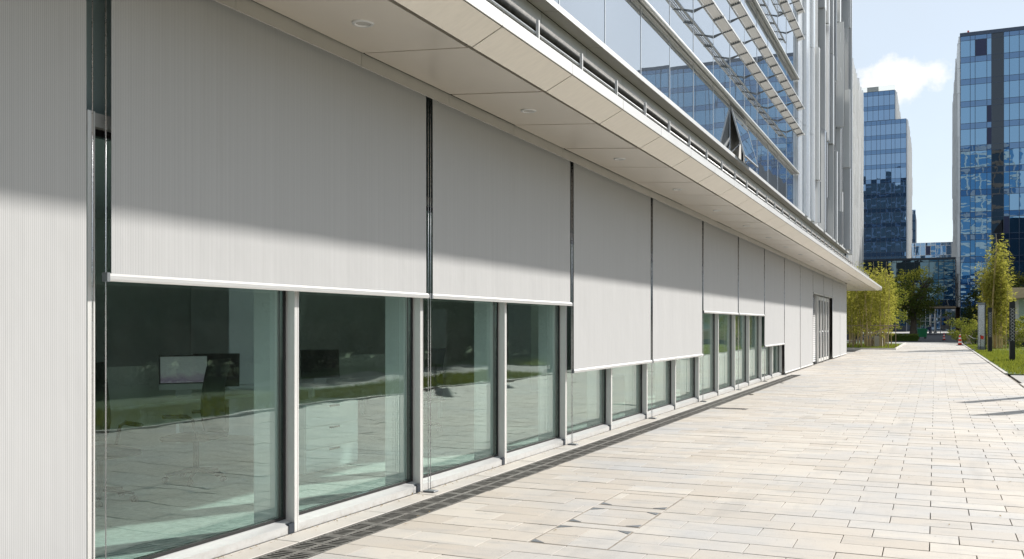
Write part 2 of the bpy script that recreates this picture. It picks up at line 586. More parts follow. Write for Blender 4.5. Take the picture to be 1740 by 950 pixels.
def copy_tree(o, parent=None):
    c = o.copy()
    COL.objects.link(c)
    c.parent = parent
    for ch in list(o.children):
        copy_tree(ch, c)
    return c


_cache = {}


def shared(key, fn):
    if key not in _cache:
        _cache[key] = fn()
    return _cache[key]


def gbox(w, d, h, mat, name):
    """shared box centred on x,y with its foot at z=0"""
    return shared(('gbox', round(w, 3), round(d, 3), round(h, 3), mat),
                  lambda: MB().box(-w / 2, w / 2, -d / 2, d / 2, 0, h).mesh(name, mat))


# ------------------------------------------------------------------ ground
tag(MB().quad((-1500, -1500, -0.16), (1500, -1500, -0.16), (1500, 1500, -0.16), (-1500, 1500, -0.16)).build('ground', 'concrete'), kind='structure')
tag(MB().quad((-260, 97.5, -0.10), (260, 97.5, -0.10), (260, 216, -0.10), (-260, 216, -0.10)).build('road', 'asphalt'), kind='structure')
pave = tag(MB().quad((0.612, -12, -0.035), (6.70, -12, -0.035), (6.70, 92.0, -0.035), (0.612, 92.0, -0.035)).quad((0.0, -12, -0.035), (0.262, -12, -0.035), (0.262, 31.42, -0.035), (0.0, 31.42, -0.035)).quad((0.0, 31.42, -0.035), (0.611, 31.42, -0.035), (0.611, 92, -0.035), (0.0, 92, -0.035)).build('pavement', 'joint'), kind='structure')
# the bed the drain lies in is lower than the bedding sand, so the sand sheet is set below it
tag(MB().box(-1.2, 9.0, 92.02, 97.4, -0.15, -0.02, 'b').build('pavement_apron', 'concrete'), kind='structure')

COV = (1.80, 2.42, 6.40, 8.80)          # field of the three recessed covers
PW, PL, JT = 0.60, 0.30, 0.0075
pavers = []
row = 0
y = 6.40 - PL * 60
while y < 91.9:
    xs0 = 0.612 if y < 31.4 else 0.05
    if 7.9 > y > 7.2 and False:
        pass
    off = 0.0 if row % 2 == 0 else PW / 2
    if random.random() < 0.12:
        off += random.choice((-0.1, 0.1))
    x = xs0 - off
    while x < 6.60:
        a, b = max(x, xs0), min(x + PW, 6.62)
        segs = [(a, b)]
        if y + 0.01 < COV[3] and y + PL - 0.01 > COV[2]:
            segs = []
            if a < COV[0]:
                segs.append((a, min(b, COV[0])))
            if b > COV[1]:
                segs.append((max(a, COV[1]), b))
        if 18.1 < y + PL / 2 < 18.4:
            segs = [(max(p, 1.27), q) for p, q in segs if q > 1.30]
        for p, q in segs:
            if q - p > 0.05:
                pavers.append((p, q, y, y + PL))
        x += PW
    y += PL
    row += 1


def seen_size(x, y):
    th = R(24.2)
    dx, dy = x - 4.55, y
    d = -dx * math.sin(th) + dy * math.cos(th)
    if d < 2:
        return 0
    px = 870 + 1600 * (dx * math.cos(th) + dy * math.sin(th)) / d
    py = 553 + 1600 * 1.6 / d
    return 1 / d if -20 < px < 1760 and py < 975 else 0


ranked = sorted(pavers, key=lambda p: -seen_size((p[0] + p[1]) / 2, (p[2] + p[3]) / 2) * (p[1] - p[0]))
near = [p for p in ranked[:290]]
rest = [p for p in ranked[290:]]


def paver_mesh(w):
    return shared(('paver', round(w, 2)), lambda: MB().slab(-w / 2 + JT / 2, w / 2 - JT / 2, -PL / 2 + JT / 2, PL / 2 - JT / 2, -0.04, 0, 0.0015).mesh('paver', 'paver'))


for p in near:
    o = link('paver', paver_mesh(p[1] - p[0]), pave, ((p[0] + p[1]) / 2, (p[2] + p[3]) / 2, random.uniform(-0.002, 0.002)))
    o.rotation_euler = (random.uniform(-0.003, 0.003), random.uniform(-0.002, 0.002), random.uniform(-0.003, 0.003))
mb = MB()
for p in rest:
    dz = random.uniform(-0.0025, 0.0015)
    mb.slab(p[0] + JT / 2, p[1] - JT / 2, p[2] + JT / 2, p[3] - JT / 2, -0.04, dz, 0.0015)
tag(mb.build('paver', 'paver', pave), kind='stuff')
# edging stones between the pavement and the lawns
for k in range(93):
    y0 = -1.0 + k * 1.0
    if 28.6 <= y0 < 34.4:
        continue
    link('edging_stone', shared('edging', lambda: MB().slab(0, 0.11, 0.004, 0.996, -0.1, 0.03, 0.008).mesh('edging_stone', 'slab')), pave, (6.635, y0, 0))

# ------------------------------------------------------------------ drain and covers
drain = thing('drain_channel', 'long dark slotted drain channel running along the foot of the glass wall', 'drain', (0.435, 5, 0))
MB().box(-0.172, 0.176, -6, 26.4, -0.13, -0.12).box(-0.172, -0.166, -6, 26.4, -0.119, -0.004).box(0.170, 0.176, -6, 26.4, -0.119, -0.004).build('trough', 'dark_void', drain)


def grate_mesh(L):
    mb = MB()
    W = 0.165
    for x0, x1 in ((-W, -W + 0.018), (-0.016, 0.016), (W - 0.018, W)):
        mb.box(x0, x1, 0.003, L - 0.003, -0.022, -0.004, 'b')
    for side in (-1, 1):
        a, b = (-W + 0.018, -0.016) if side < 0 else (0.016, W - 0.018)
        n = int(L / 0.042)
        for k in range(n + 1):
            yy = 0.003 + k * (L - 0.02) / n
            w = 0.030 if k in (0, n) or k == n // 2 else 0.015
            yy = min(yy, L - 0.003 - w)
            mb.box(a, b, yy, yy + w, -0.021, -0.0055, 'b')
    return mb.mesh('grate', 'iron')


gm = grate_mesh(0.5)
for k in range(64):
    link('grate', gm, drain, (0, -6 + k * 0.5, random.uniform(-0.002, 0.001)), (random.uniform(-0.004, 0.004), random.uniform(-0.006, 0.006), random.uniform(-0.004, 0.004)))
cg = thing('drain_grate', 'short dark grate set across the paving beside the long drain channel', 'drain', (0.62, 18.25, 0))
link('grate', grate_mesh(0.64), cg, (0, 0, 0.002), (0, 0, R(-90)))
MB().box(0, 0.65, -0.17, 0.17, -0.034, -0.030).build('trough', 'dark_void', cg)

cover_labels = ['nearest of the three paver filled covers with small metal corner plates',
                'middle one of the three paver filled covers in the pavement',
                'farthest of the three paver filled covers in the pavement']
for k, lab in enumerate(cover_labels):
    y0 = 6.40 + k * 0.80
    c = thing('inspection_cover', lab, 'cover', (2.11, y0, 0), 0, 'paver filled inspection covers')
    hw = 0.31
    fr = MB()
    for q in ((-hw, -hw + 0.012, 0.006, 0.644), (hw - 0.012, hw, 0.006, 0.644), (-hw + 0.012, hw - 0.012, 0.006, 0.018), (-hw + 0.012, hw - 0.012, 0.632, 0.644)):
        fr.box(*q, -0.03, -0.0015, 'b')
    fr.build('frame', 'joint', c)
    cut = [-0.02, 0.10, 0.16][k]
    for (xa, xb, ya, yb) in ((-hw + 0.015, cut, 0.021, 0.323), (cut + 0.005, hw - 0.015, 0.021, 0.323), (-hw + 0.015, -cut - 0.05, 0.328, 0.629), (-cut - 0.045, hw - 0.015, 0.328, 0.629)):
        MB().slab(xa, xb, ya, yb, -0.04, -0.001, 0.001).build('infill_paver', 'paver', c)
    for sx, sy in ((-1, 0), (1, 0), (-1, 1), (1, 1)):
        if (k, sx, sy) in ((0, 1, 0), (2, 1, 1), (2, -1, 1)):
            continue
        xa = sx * (hw - 0.016)
        ya = 0.022 if sy == 0 else 0.628
        dy = 0.085 if sy == 0 else -0.085
        m = MB()
        tri = [(xa, ya), (xa - sx * 0.105, ya), (xa, ya + dy)]
        if (tri[1][0] - tri[0][0]) * (tri[2][1] - tri[0][1]) - (tri[1][1] - tri[0][1]) * (tri[2][0] - tri[0][0]) < 0:
            tri = [tri[0], tri[2], tri[1]]
        m.poly([(p[0], p[1], 0.0022) for p in tri])
        for i in range(3):
            a, b = tri[i], tri[(i + 1) % 3]
            m.quad((a[0], a[1], -0.02), (b[0], b[1], -0.02), (b[0], b[1], 0.0022), (a[0], a[1], 0.0022))
        m.build('corner_plate', 'grey_post', c)
    if k < 3:
        MB().slab(-hw + 0.004, hw - 0.004, 0.652, 0.796, -0.04, -0.0015, 0.001).build('strip_stone', 'paver', c)

# slabs between the glass wall and the drain
y = -1.2
while y < 31.2:
    L = random.choice((0.9, 1.2, 1.2))
    MB().slab(0.036, 0.262, y + 0.004, y + L - 0.004, -0.04, random.uniform(-0.002, 0.001), 0.004).build('edge_slab', 'slab', pave)
    y += L

# ------------------------------------------------------------------ near building
bld = thing('office_building', 'near silver office building with glazed ground floor, long canopy and reflective upper glass', 'building', (0, 0, 0))
MULL0, BAY = 4.03, 1.95
Y0B, Y1B = -3.77, 54.6
GX = -0.075                                  # plane of the ground floor glass

# solid parts
MB().box(-9.6, 0.08, Y0B, Y1B, 3.95, 22.0).build('upper_core', 'dark_void', bld)
MB().box(-9.6, -0.22, 31.45, Y1B - 0.02, -0.1, 3.94).build('rear_wall', 'concrete', bld)
MB().box(-9.3, -9.1, 9.0, 31.4, -0.1, 2.42).build('office_back_wall', 'int_wall', bld)
MB().box(-9.3, -9.1, Y0B, 31.4, 3.5, 3.9).build('office_back_lintel', 'int_wall', bld)
for i in range(6):
    MB().box(-9.22, -9.2, Y0B + 0.05 + i * 2.12, Y0B + 2.12 + i * 2.12, 0.0, 3.498).build('added_rear_pane', 'screen_glass', bld)  # unseen rear glazing, added to let daylight into the dim office
    MB().box(-8.9 + i * 1.45, -7.5 + i * 1.45, Y0B + 0.05, Y0B + 0.07, 0.0, 3.498).build('added_end_pane', 'screen_glass', bld)  # end glazing out of view, likewise added for interior daylight
    MB().box(-7.49 + i * 1.45, -7.46 + i * 1.45, Y0B + 0.02, Y0B + 0.1, 0.0, 3.498).build('added_end_mullion', 'alu', bld)  # mullion of the added end glazing
for ya, yb in ((15.6, 21.4), (27.6, 31.4)):
    MB().box(-9.22, -9.2, ya + 0.02, yb - 0.02, 2.422, 3.498).build('added_clerestory_pane', 'screen_glass', bld)  # high back windows added out of view to brighten the room
for ya, yb in ((9.0, 15.6), (21.4, 27.6)):
    MB().box(-9.28, -9.12, ya, yb, 2.421, 3.499).build('office_back_wall', 'int_wall', bld)
MB().box(-9.05, -0.17, Y0B + 0.16, 31.43, -0.1, -0.005).build('office_floor', 'carpet', bld)
MB().box(-9.05, -0.17, Y0B + 0.16, 31.43, 3.52, 3.8).build('office_ceiling', 'int_ceiling', bld)
for yy in (0.9, 10.9, 20.8, 28.6):
    MB().box(-4.9, -4.3, yy, yy + 0.6, -0.002, 3.518).build('office_column', 'white_lam', bld)
MB().box(-9.08, -6.4, 14.6, 14.75, -0.003, 3.516).build('office_partition', 'int_wall', bld)


# windows of the ground floor
def window_frame():
    L = BAY - 0.06
    mb = MB()
    mb.prism([(-0.13, 0.0), (0.028, 0.0), (0.028, 0.062), (-0.055, 0.094), (-0.13, 0.094)], 0.0, L)
    return mb.mesh('window', 'alu_h')


def window_gasket():
    L = BAY - 0.06
    mb = MB()
    mb.box(GX - 0.03, GX + 0.024, 0.0, 0.022, 0.096, 2.778)
    mb.box(GX - 0.03, GX + 0.024, L - 0.022, L, 0.096, 2.778)
    mb.box(GX - 0.03, GX + 0.024, 0.023, L - 0.023, 0.0965, 0.116)
    mb.box(GX - 0.03, GX + 0.03, 0.023, L - 0.023, 2.74, 2.777)
    return mb.mesh('gasket', 'gasket')


wf, wg = window_frame(), window_gasket()
wh = MB().box(-0.13, 0.012, 0, BAY - 0.06, 2.78, 2.86).mesh('head_rail', 'alu_h')
pm = MB().box(GX - 0.012, GX + 0.012, 0.023, BAY - 0.06 - 0.023, 0.117, 2.739).mesh('pane', 'pane')
pm2 = MB().box(GX - 0.05, GX - 0.038, 0.025, BAY - 0.06 - 0.025, 0.10, 2.775).mesh('pane', 'screen_glass')
k = -4
mull_mesh = MB()
mull_mesh.box(-0.13, 0.030, -0.026, 0.012, 0, 2.862).box(-0.13, 0.016, 0.012, 0.017, 0, 2.858).box(-0.13, 0.030, 0.017, 0.028, 0, 2.862)
mull_mesh = mull_mesh.mesh('mullion', 'alu')
blk = MB().box(-0.075, 0.034, -0.098, -0.030, 0.001, 0.075).mesh('end_block', 'frame_dark')
while MULL0 + BAY * k < 31.5:
    ym = MULL0 + BAY * k
    mo = link('mullion', mull_mesh, bld, (0, ym, 0))
    link('inner_post', shared('innerpost', lambda: MB().box(-0.36, -0.132, -0.03, 0.03, -0.004, 3.5).mesh('inner_post', 'white_plastic')), mo)
    if ym > 3:
        link('end_block', blk, mo)
    if ym + BAY < 31.5:
        w = link('window', wf, bld, (0, ym + 0.03, 0))
        p = link('pane', pm, w)
        p.rotation_euler = (0, random.uniform(-0.0006, 0.0006), random.uniform(-0.0008, 0.0008))
        link('gasket', wg, w)
        link('head_rail', wh, w)
        sp = MB().box(GX - 0.01, GX + 0.01, ym + 0.03, ym + BAY - 0.03, 2.862, 3.9).build('spandrel_panel', 'spandrel', bld)
    k += 1

# solid bays behind the fully lowered blinds, louvre and entrance doors
MB().box(-0.20, -0.05, 31.4, 39.2, -0.002, 3.9).build('solid_bay', 'int_wall', bld)
MB().box(-0.20, -0.05, 47.05, 54.55, -0.002, 3.9).build('solid_bay', 'int_wall', bld)
MB().box(-0.19, -0.06, 39.22, 47.03, 2.86, 3.9).build('door_lintel', 'silver', bld)
lv = MB().box(-0.17, -0.15, 39.3, 42.2, 0, 2.84).build('louvre_panel', 'dark_void', bld)
for k in range(30):
    sl = link('slat', shared('lslat', lambda: MB().poly([(-0.06, 0, 0), (-0.06, 2.1, 0), (-0.12, 2.1, 0.06), (-0.12, 0, 0.06)]).quad((-0.06, 0, -0.012), (-0.12, 0, 0.048), (-0.12, 2.1, 0.048), (-0.06, 2.1, -0.012)).quad((-0.06, 0, -0.012), (-0.06, 2.1, -0.012), (-0.06, 2.1, 0), (-0.06, 0, 0)).mesh('slat', 'alu_h')), lv, (0, 39.55, 0.10 + k * 0.09))
for yy in (39.25, 39.5, 41.7):
    link('door_post', shared('dpost', lambda: MB().box(-0.15, 0.0, 0, 0.09, 0.0, 2.855).mesh('door_post', 'alu')), bld, (0, yy, 0))
for i, yy in enumerate((42.3, 43.4, 44.5, 45.6)):
    d = MB().box(-0.13, -0.02, yy, yy + 0.10, 0, 2.85).box(-0.13, -0.03, yy + 0.92, yy + 1.02, 0, 2.85).box(-0.13, -0.03, yy + 0.101, yy + 0.919, 0.02, 0.16).box(-0.13, -0.03, yy + 0.101, yy + 0.919, 2.7, 2.849).build('glass_door', 'alu', bld)
    MB().box(-0.09, -0.075, yy + 0.102, yy + 0.918, 0.162, 2.698).build('pane', 'tower_dark', d)
    MB().tube([(-0.01, yy + 0.16, 0.85), (0.02, yy + 0.16, 0.87), (0.02, yy + 0.16, 1.33), (-0.01, yy + 0.16, 1.35)], 0.012, 6).build('handle', 'steel', d)

# canopy
can = MB().prism([(0.10, 3.93), (1.44, 3.945), (1.44, 3.975), (0.10, 3.975)], Y0B - 1, 64.6).box(-10, 0.1, 54.8, 64.5, 3.93, 3.975).build('canopy', 'joint_dark', bld)
JS, J0 = 1.55, 6.66 - 1.55 * 7
yy = J0
soff = None


def sag_panel(L, x0, x1, z0, z1):
    mb = MB()
    n, m_ = 6, 8
    g = 0.016
    V = []
    for i in range(n + 1):
        for j in range(m_ + 1):
            u, v = i / n, j / m_
            sag = 0.005 * (1 - (2 * u - 1) ** 2) * (1 - (2 * v - 1) ** 2)
            V.append((x0 + g + (x1 - x0 - 2 * g) * u, g + (L - 2 * g) * v, z0 + (z1 - z0) * u - sag))
    mb.v = V
    for i in range(n):
        for j in range(m_):
            a = i * (m_ + 1) + j
            mb.f.append((a, a + 1, a + m_ + 2, a + m_ + 1))
    w = m_ + 1
    edge = [j for j in range(m_ + 1)] + [i * w + m_ for i in range(1, n + 1)] + [n * w + j for j in range(m_ - 1, -1, -1)] + [i * w for i in range(n - 1, 0, -1)]
    b = len(mb.v)
    ne = len(edge)
    for e in edge:
        mb.v.append(V[e])
    for e in edge:
        x, y, z = V[e]
        mb.v.append((x, y, z + 0.025))
    for i in range(ne):
        j = (i + 1) % ne
        mb.f.append((b + i, b + ne + i, b + ne + j, b + j))
    me = mb.mesh('soffit_panel', 'champagne', True)
    for p in me.polygons:
        if abs(p.normal.z) < 0.5:
            p.use_smooth = False
    return me


sp_mesh = sag_panel(JS, 0.185, 1.186, 3.872, 3.803)
fas_mesh = MB().prism([(1.212, 3.799), (1.470, 3.925), (1.455, 3.938), (1.195, 3.812)], 0.010, JS - 0.010).mesh('fascia_panel', 'fascia')
lip_mesh = MB().prism([(1.472, 3.931), (1.480, 3.934), (1.480, 4.035), (1.40, 4.045), (1.40, 4.02), (1.46, 4.015)], 0.006, JS - 0.006).mesh('lip_panel', 'lip')
pel_mesh = MB().box(0.165, 0.18, 0.003, JS - 0.003, 3.765, 3.878).mesh('pelmet_panel', 'pelmet')


def light_obj(parent, y):
    d = MB().lathe([(0.056, 3.8335), (0.057, 3.822), (0.062, 3.8195), (0.080, 3.8215), (0.083, 3.826), (0.083, 3.845)], 24).build('downlight', 'alu_h', parent, (0.70, y, 0), True)
    MB().lathe([(0.001, 3.8262), (0.04, 3.8268), (0.0555, 3.8285), (0.0555, 3.832)], 24).build('lens', 'lens', d)
    return d


n = 0
while yy < 64.0:
    link('soffit_panel', sp_mesh, can, (0, yy, 0)).rotation_euler = (random.uniform(-0.0015, 0.0015), random.uniform(-0.002, 0.002), 0)
    link('fascia_panel', fas_mesh, can, (0, yy, 0))
    link('lip_panel', lip_mesh, can, (0, yy, 0))
    if yy < 53:
        link('pelmet_panel', pel_mesh, can, (0, yy, 0))
    if n % 2 == 0 and yy < 63:
        light_obj(can, yy + JS / 2)
    yy += JS
    n += 1
YC = yy
# underside of the canopy where it turns round the far corner
y2 = 54.62
while y2 < YC - 1.5:
    x2 = 0.18
    while x2 > -9:
        MB().box(x2 - 1.545, x2 - 0.007, y2 + 0.007, y2 + 1.54, 3.872, 3.895).build('soffit_panel', 'champagne', can)
        x2 -= 1.55
    y2 += JS
# end fascia and lip of the canopy, facing away along the street
MB().prism([(-10, 3.82), (1.46, 3.82), (1.46, 4.04), (-10, 4.04)], YC + 0.01, YC + 0.06).build('end_lip', 'lip', can)

# railing on the canopy edge
rail = MB()
rail.tube([(1.30, Y0B, 4.20), (1.30, 54.0, 4.20)], 0.016, 8)
rail = rail.build('railing', 'lip', bld, smooth=True)
yy = 8.85 - 1.13 * 10
while yy < 54:
    link('post', shared('rpost', lambda: MB().box(1.318, 1.345, -0.010, 0.010, 3.98, 4.31).mesh('post', 'lip')), rail, (0, yy, 0))
    yy += 1.13
# recess above the canopy: dark gap with service rails, light panels, ledge
MB().box(0.081, 0.10, Y0B, 53.4, 3.98, 5.14).build('recess_backing', 'joint_dark', bld)
MB().tube([(0.50, Y0B, 4.92), (0.50, 53.2, 4.92)], 0.042, 10).build('service_pipe', 'iron', bld, smooth=True)
MB().box(0.27, 0.33, Y0B, 53.2, 5.10, 5.145).build('service_rail', 'iron', bld)
ledge = MB().box(0.085, 0.29, Y0B, 53.5, 5.48, 5.50).build('ledge', 'joint_dark', bld)
LS = 1.63
yy = 12.33 - LS * 9
rp = MB().box(0.118, 0.14, 0.007, LS - 0.007, 5.15, 5.445).mesh('recess_panel', 'lip')
lp = MB().prism([(0.145, 5.452), (0.352, 5.425), (0.360, 5.43), (0.360, 5.50), (0.30, 5.52), (0.145, 5.475)], 0.008, LS - 0.008).mesh('ledge_panel', 'fascia')
lt = MB().box(0.362, 0.372, 0.003, LS - 0.003, 5.428, 5.505).mesh('ledge_nosing', 'lip')
while yy < 52.5:
    link('recess_panel', rp, ledge, (0, yy, 0))
    link('ledge_panel', lp, ledge, (0, yy, 0))
    link('ledge_nosing', lt, ledge, (0, yy, 0))
    yy += LS

# upper curtain wall
CS, C0 = 1.81, 12.9 - 1.81 * 9
ZR = [5.46, 6.76, 9.96, 13.16, 16.36, 19.56, 22.0]
cw = MB().box(0.082, 0.14, Y0B, 34.3, 5.46, 22).build('curtain_wall', 'dark_void', bld)
OPEN = 14
ncol = int((34.2 - C0) / CS)
for c in range(ncol + 1):
    ya = C0 + c * CS
    yb = min(ya + CS, 33.2)
    if ya > 33:
        break
    MB().box(0.19, 0.224, ya - 0.011, ya + 0.011, 5.46, 22).build('mullion', 'silver', cw)
    for r in range(6):
        if c == OPEN and r == 0:
            continue
        z0, z1 = ZR[r] + 0.015, ZR[r + 1] - 0.015
        w = yb - ya - 0.024
        me = shared(('up', round(w, 2), r), lambda: MB().box(-0.012, 0.012, -w / 2, w / 2, 0, z1 - z0).mesh('pane', 'upper_pane'))
        o = link('pane', me, cw, (0.205, (ya + yb) / 2, z0))
        o.rotation_euler = (0, random.gauss(0, 0.0013), random.gauss(0, 0.0013))
for z in (6.76, 9.96, 13.16, 16.36, 19.56):
    MB().tube([(0.315, Y0B, z), (0.315, 33.1, z)], 0.045, 12).box(0.215, 0.265, Y0B, 33.1, z - 0.035, z + 0.035).build('transom_tube', 'alu_h', cw, smooth=False)
# open awning window
ya = C0 + OPEN * CS
aw = thing('awning_window', '', '', (0.23, ya + CS / 2, 6.68))
for kk in ('label', 'category'):
    if kk in aw:
        del aw[kk]
aw.parent = cw
H = 1.22
W = CS - 0.05
sash = MB()
for q in ((-W / 2, -W / 2 + 0.03, -H, 0), (W / 2 - 0.03, W / 2, -H, 0)):
    sash.box(-0.018, 0.016, q[0], q[1], q[2], q[3])
sash.box(-0.018, 0.016, -W / 2 + 0.03, W / 2 - 0.03, -0.03, 0).box(-0.018, 0.016, -W / 2 + 0.03, W / 2 - 0.03, -H, -H + 0.03)
s_o = sash.build('sash', 'fin_mid', aw)
g_o = MB().box(-0.008, 0.012, -W / 2 + 0.03, W / 2 - 0.03, -H + 0.03, -0.03).build('pane', 'upper_pane', aw)
MB().box(-0.085, -0.075, -W / 2, W / 2, -H, 0.0).build('room_panel', 'int_wall', aw)
ANG = R(-15)
s_o.rotation_euler = g_o.rotation_euler = (0, ANG, 0)
for sy in (-1, 1):
    MB().tube([(0.0, sy * (W / 2 - 0.04), -H + 0.15), (math.sin(-ANG) * H * 0.72, sy * (W / 2 - 0.07), -math.cos(ANG) * H * 0.72)], 0.012, 6).build('stay', 'steel', aw)
MB().box(-0.02, 0.01, -W / 2, W / 2, -H - 0.03, -H - 0.005).build('sill', 'alu_h', aw)

# sun shading louvres in front of the glass
for z in (7.86, 8.72, 11.02, 11.9, 14.22, 15.1, 17.4, 18.3):
    lo = MB()
    for dx, dz in ((0.40, -0.02), (0.60, 0.03)):
        lo.box(dx, dx + 0.03, Y0B, 32.3, z + dz - 0.02, z + dz + 0.02)
    lo = lo.build('sun_louvre', 'alu_h', cw)
    for i, (dx, dz, w) in enumerate(((0.45, 0.0, 0.03), (0.50, 0.01, 0.03), (0.55, 0.02, 0.03))):
        MB().prism([(dx, z + dz - 0.03), (dx + w, z + dz + 0.03), (dx + w - 0.008, z + dz + 0.04), (dx - 0.008, z + dz - 0.02)], Y0B, 32.3).build('blade', 'lip', lo)
    yb = C0
    while yb < 32.4:
        link('bracket', shared('lbr', lambda: MB().prism([(0.23, -0.12), (0.40, -0.05), (0.63, 0.0), (0.63, 0.03), (0.40, -0.02), (0.23, -0.06)], -0.014, 0.014).mesh('bracket', 'grey_post')), lo, (0, yb, z))
        link('bracket', shared('lbr2', lambda: MB().prism([(0.42, -0.05), (0.635, 0.0), (0.635, 0.055), (0.42, 0.01)], -0.02, 0.02).mesh('bracket', 'grey_post')), lo, (0, yb + CS / 2, z))
        yb += CS

# cladding column and vertical fins at the far end
for ya, yb, xx in ((33.22, 34.45, 0.30), (34.48, 35.1, 0.42), (35.13, 36.2, 0.36), (36.23, 36.75, 0.46)):
    z = 5.46
    while z < 22:
        z1 = min(22, z + 3.2)
        MB().box(0.082, xx, ya, yb, z + 0.006, z1 - 0.006).build('column_cladding', 'silver', bld)
        z = z1
bk = MB().box(0.082, 0.12, 36.78, 54.5, 5.46, 22).build('fin_wall', 'frame_dark', bld)
random.seed(91)
for i, yv in enumerate([37.0 + 1.75 * j for j in range(10)]):
    z = 5.47
    first = True
    while z < 21.9:
        hh = random.choice((2.4, 3.2, 4.0, 5.0)) if not first else random.choice((1.6, 2.8, 4.2, 5.4))
        first = False
        z1 = min(22, z + hh)
        pr = random.choice((0.14, 0.22, 0.30)) if i % 2 else random.choice((0.30, 0.38, 0.46))
        th = random.choice((0.15, 0.35, 0.6))
        sh = random.uniform(-0.2, 0.2)
        MB().box(0.122, 0.12 + pr, yv + sh, yv + sh + th, z + 0.012, z1 - 0.012).build('fin', random.choice(('fin', 'silver', 'fin', 'fin_mid')), bk)
        if random.random() < 0.7:
            MB().box(0.122, 0.14 + pr, yv + sh + th + 0.002, yv + sh + th + 0.05, z + 0.02, z1 - 0.02).build('reveal', 'frame_dark', bk)
        z = z1
    zz = 5.6
    while zz < 21.5:
        MB().box(0.121, 0.135, yv + 0.85, yv + 1.5, zz, zz + 2.9).build('pane', 'upper_pane' if random.random() < 0.45 else 'tower_dark', bk)
        zz += 3.2
MB().box(0.082, 0.42, 54.3, 54.6, 5.46, 22.2).build('corner_post', 'silver', bld)

# ------------------------------------------------------------------ roller blinds
BX = 0.11
bl_spec = [(-1, 0.06, 'grey screen blind lowered to the ground at the left edge of the photo'),
           (0, 1.86, 'largest half lowered grey screen blind, above the window showing chairs and screens'),
           (1, 1.86, 'half lowered grey screen blind right of the largest one, second with a bright bottom rail'),
           (2, 0.96, 'grey screen blind lowered to knee height, nearer of the two long neighbours'),
           (3, 0.96, 'grey screen blind lowered to knee height, farther of the two long neighbours'),
           (4, 1.86, 'half lowered grey screen blind just beyond the two knee high ones'),
           (5, 1.86, 'half lowered grey screen blind next before the far single knee high one'),
           (6, 0.98, 'single far grey screen blind lowered to knee height beside the full length ones'),
           (7, 0.04, 'full length grey screen blind where the drain channel ends'),
           (8, 0.04, 'full length grey screen blind just before the louvred entrance'),
           (9, 2.88, 'short grey screen blind above the louvre panel of the entrance'),
           (10, 2.88, 'short grey screen blind above the glass doors of the entrance'),
           (11, 0.04, 'full length grey screen blind just beyond the entrance doors'),
           (12, 0.04, 'last full length grey screen blind at the far corner of the building')]
for k, zb, lab in bl_spec:
    ya = MULL0 + 3.9 * k + 0.075
    yb = ya + 3.9 - (0.13 if k >= 0 else 0.18)
    t = thing('roller_blind', lab, 'blind', (BX, ya, zb), 0, 'screen blinds hung along the ground floor')
    L = yb - ya
    fab = MB()
    n = 16
    for i in range(n):
        a, b = L * i / n, L * (i + 1) / n
        wa, wb = 0.0025 * math.sin(i * 1.7 + k), 0.0025 * math.sin((i + 1) * 1.7 + k)
        fab.quad((wa, a, 0.03), (wb, b, 0.03), (0, b, 3.85 - zb), (0, a, 3.85 - zb))
        fab.quad((wb - 0.002, b, 0.03), (wa - 0.002, a, 0.03), (-0.002, a, 3.85 - zb), (-0.002, b, 3.85 - zb))
    fab.build('fabric', 'fabric', t, smooth=True)
    br = MB().prism([(-0.018, 0.0), (0.018, 0.0), (0.022, 0.012), (0.022, 0.032), (0.010, 0.046), (-0.018, 0.046)], -0.03, L + 0.03).build('bottom_rail', 'alu_h', t)
    for e in (-0.052, L + 0.031):
        MB().box(-0.02, 0.024, e, e + 0.021, -0.003, 0.05).build('end_cap', 'grey_post', br)
    for e in (-0.042, L + 0.042):
        cb = MB().tube([(0, e, -zb + 0.01), (0, e, 3.84 - zb)], 0.0035, 6).build('guide_cable', 'steel', t, smooth=True)
        if zb > 0.5 and k < 9:
            s = -1 if e < 0 else 1
            MB().slab(-0.045, 0.075, e - 0.022, e + 0.022, -zb + 0.002, -zb + 0.016, 0.003).build('cable_foot', 'grey_post', cb)

# ------------------------------------------------------------------ furniture in the office


def tilt_box(w, d, h):
    return MB().box(-w / 2, w / 2, -d / 2, d / 2, -h / 2, h / 2)


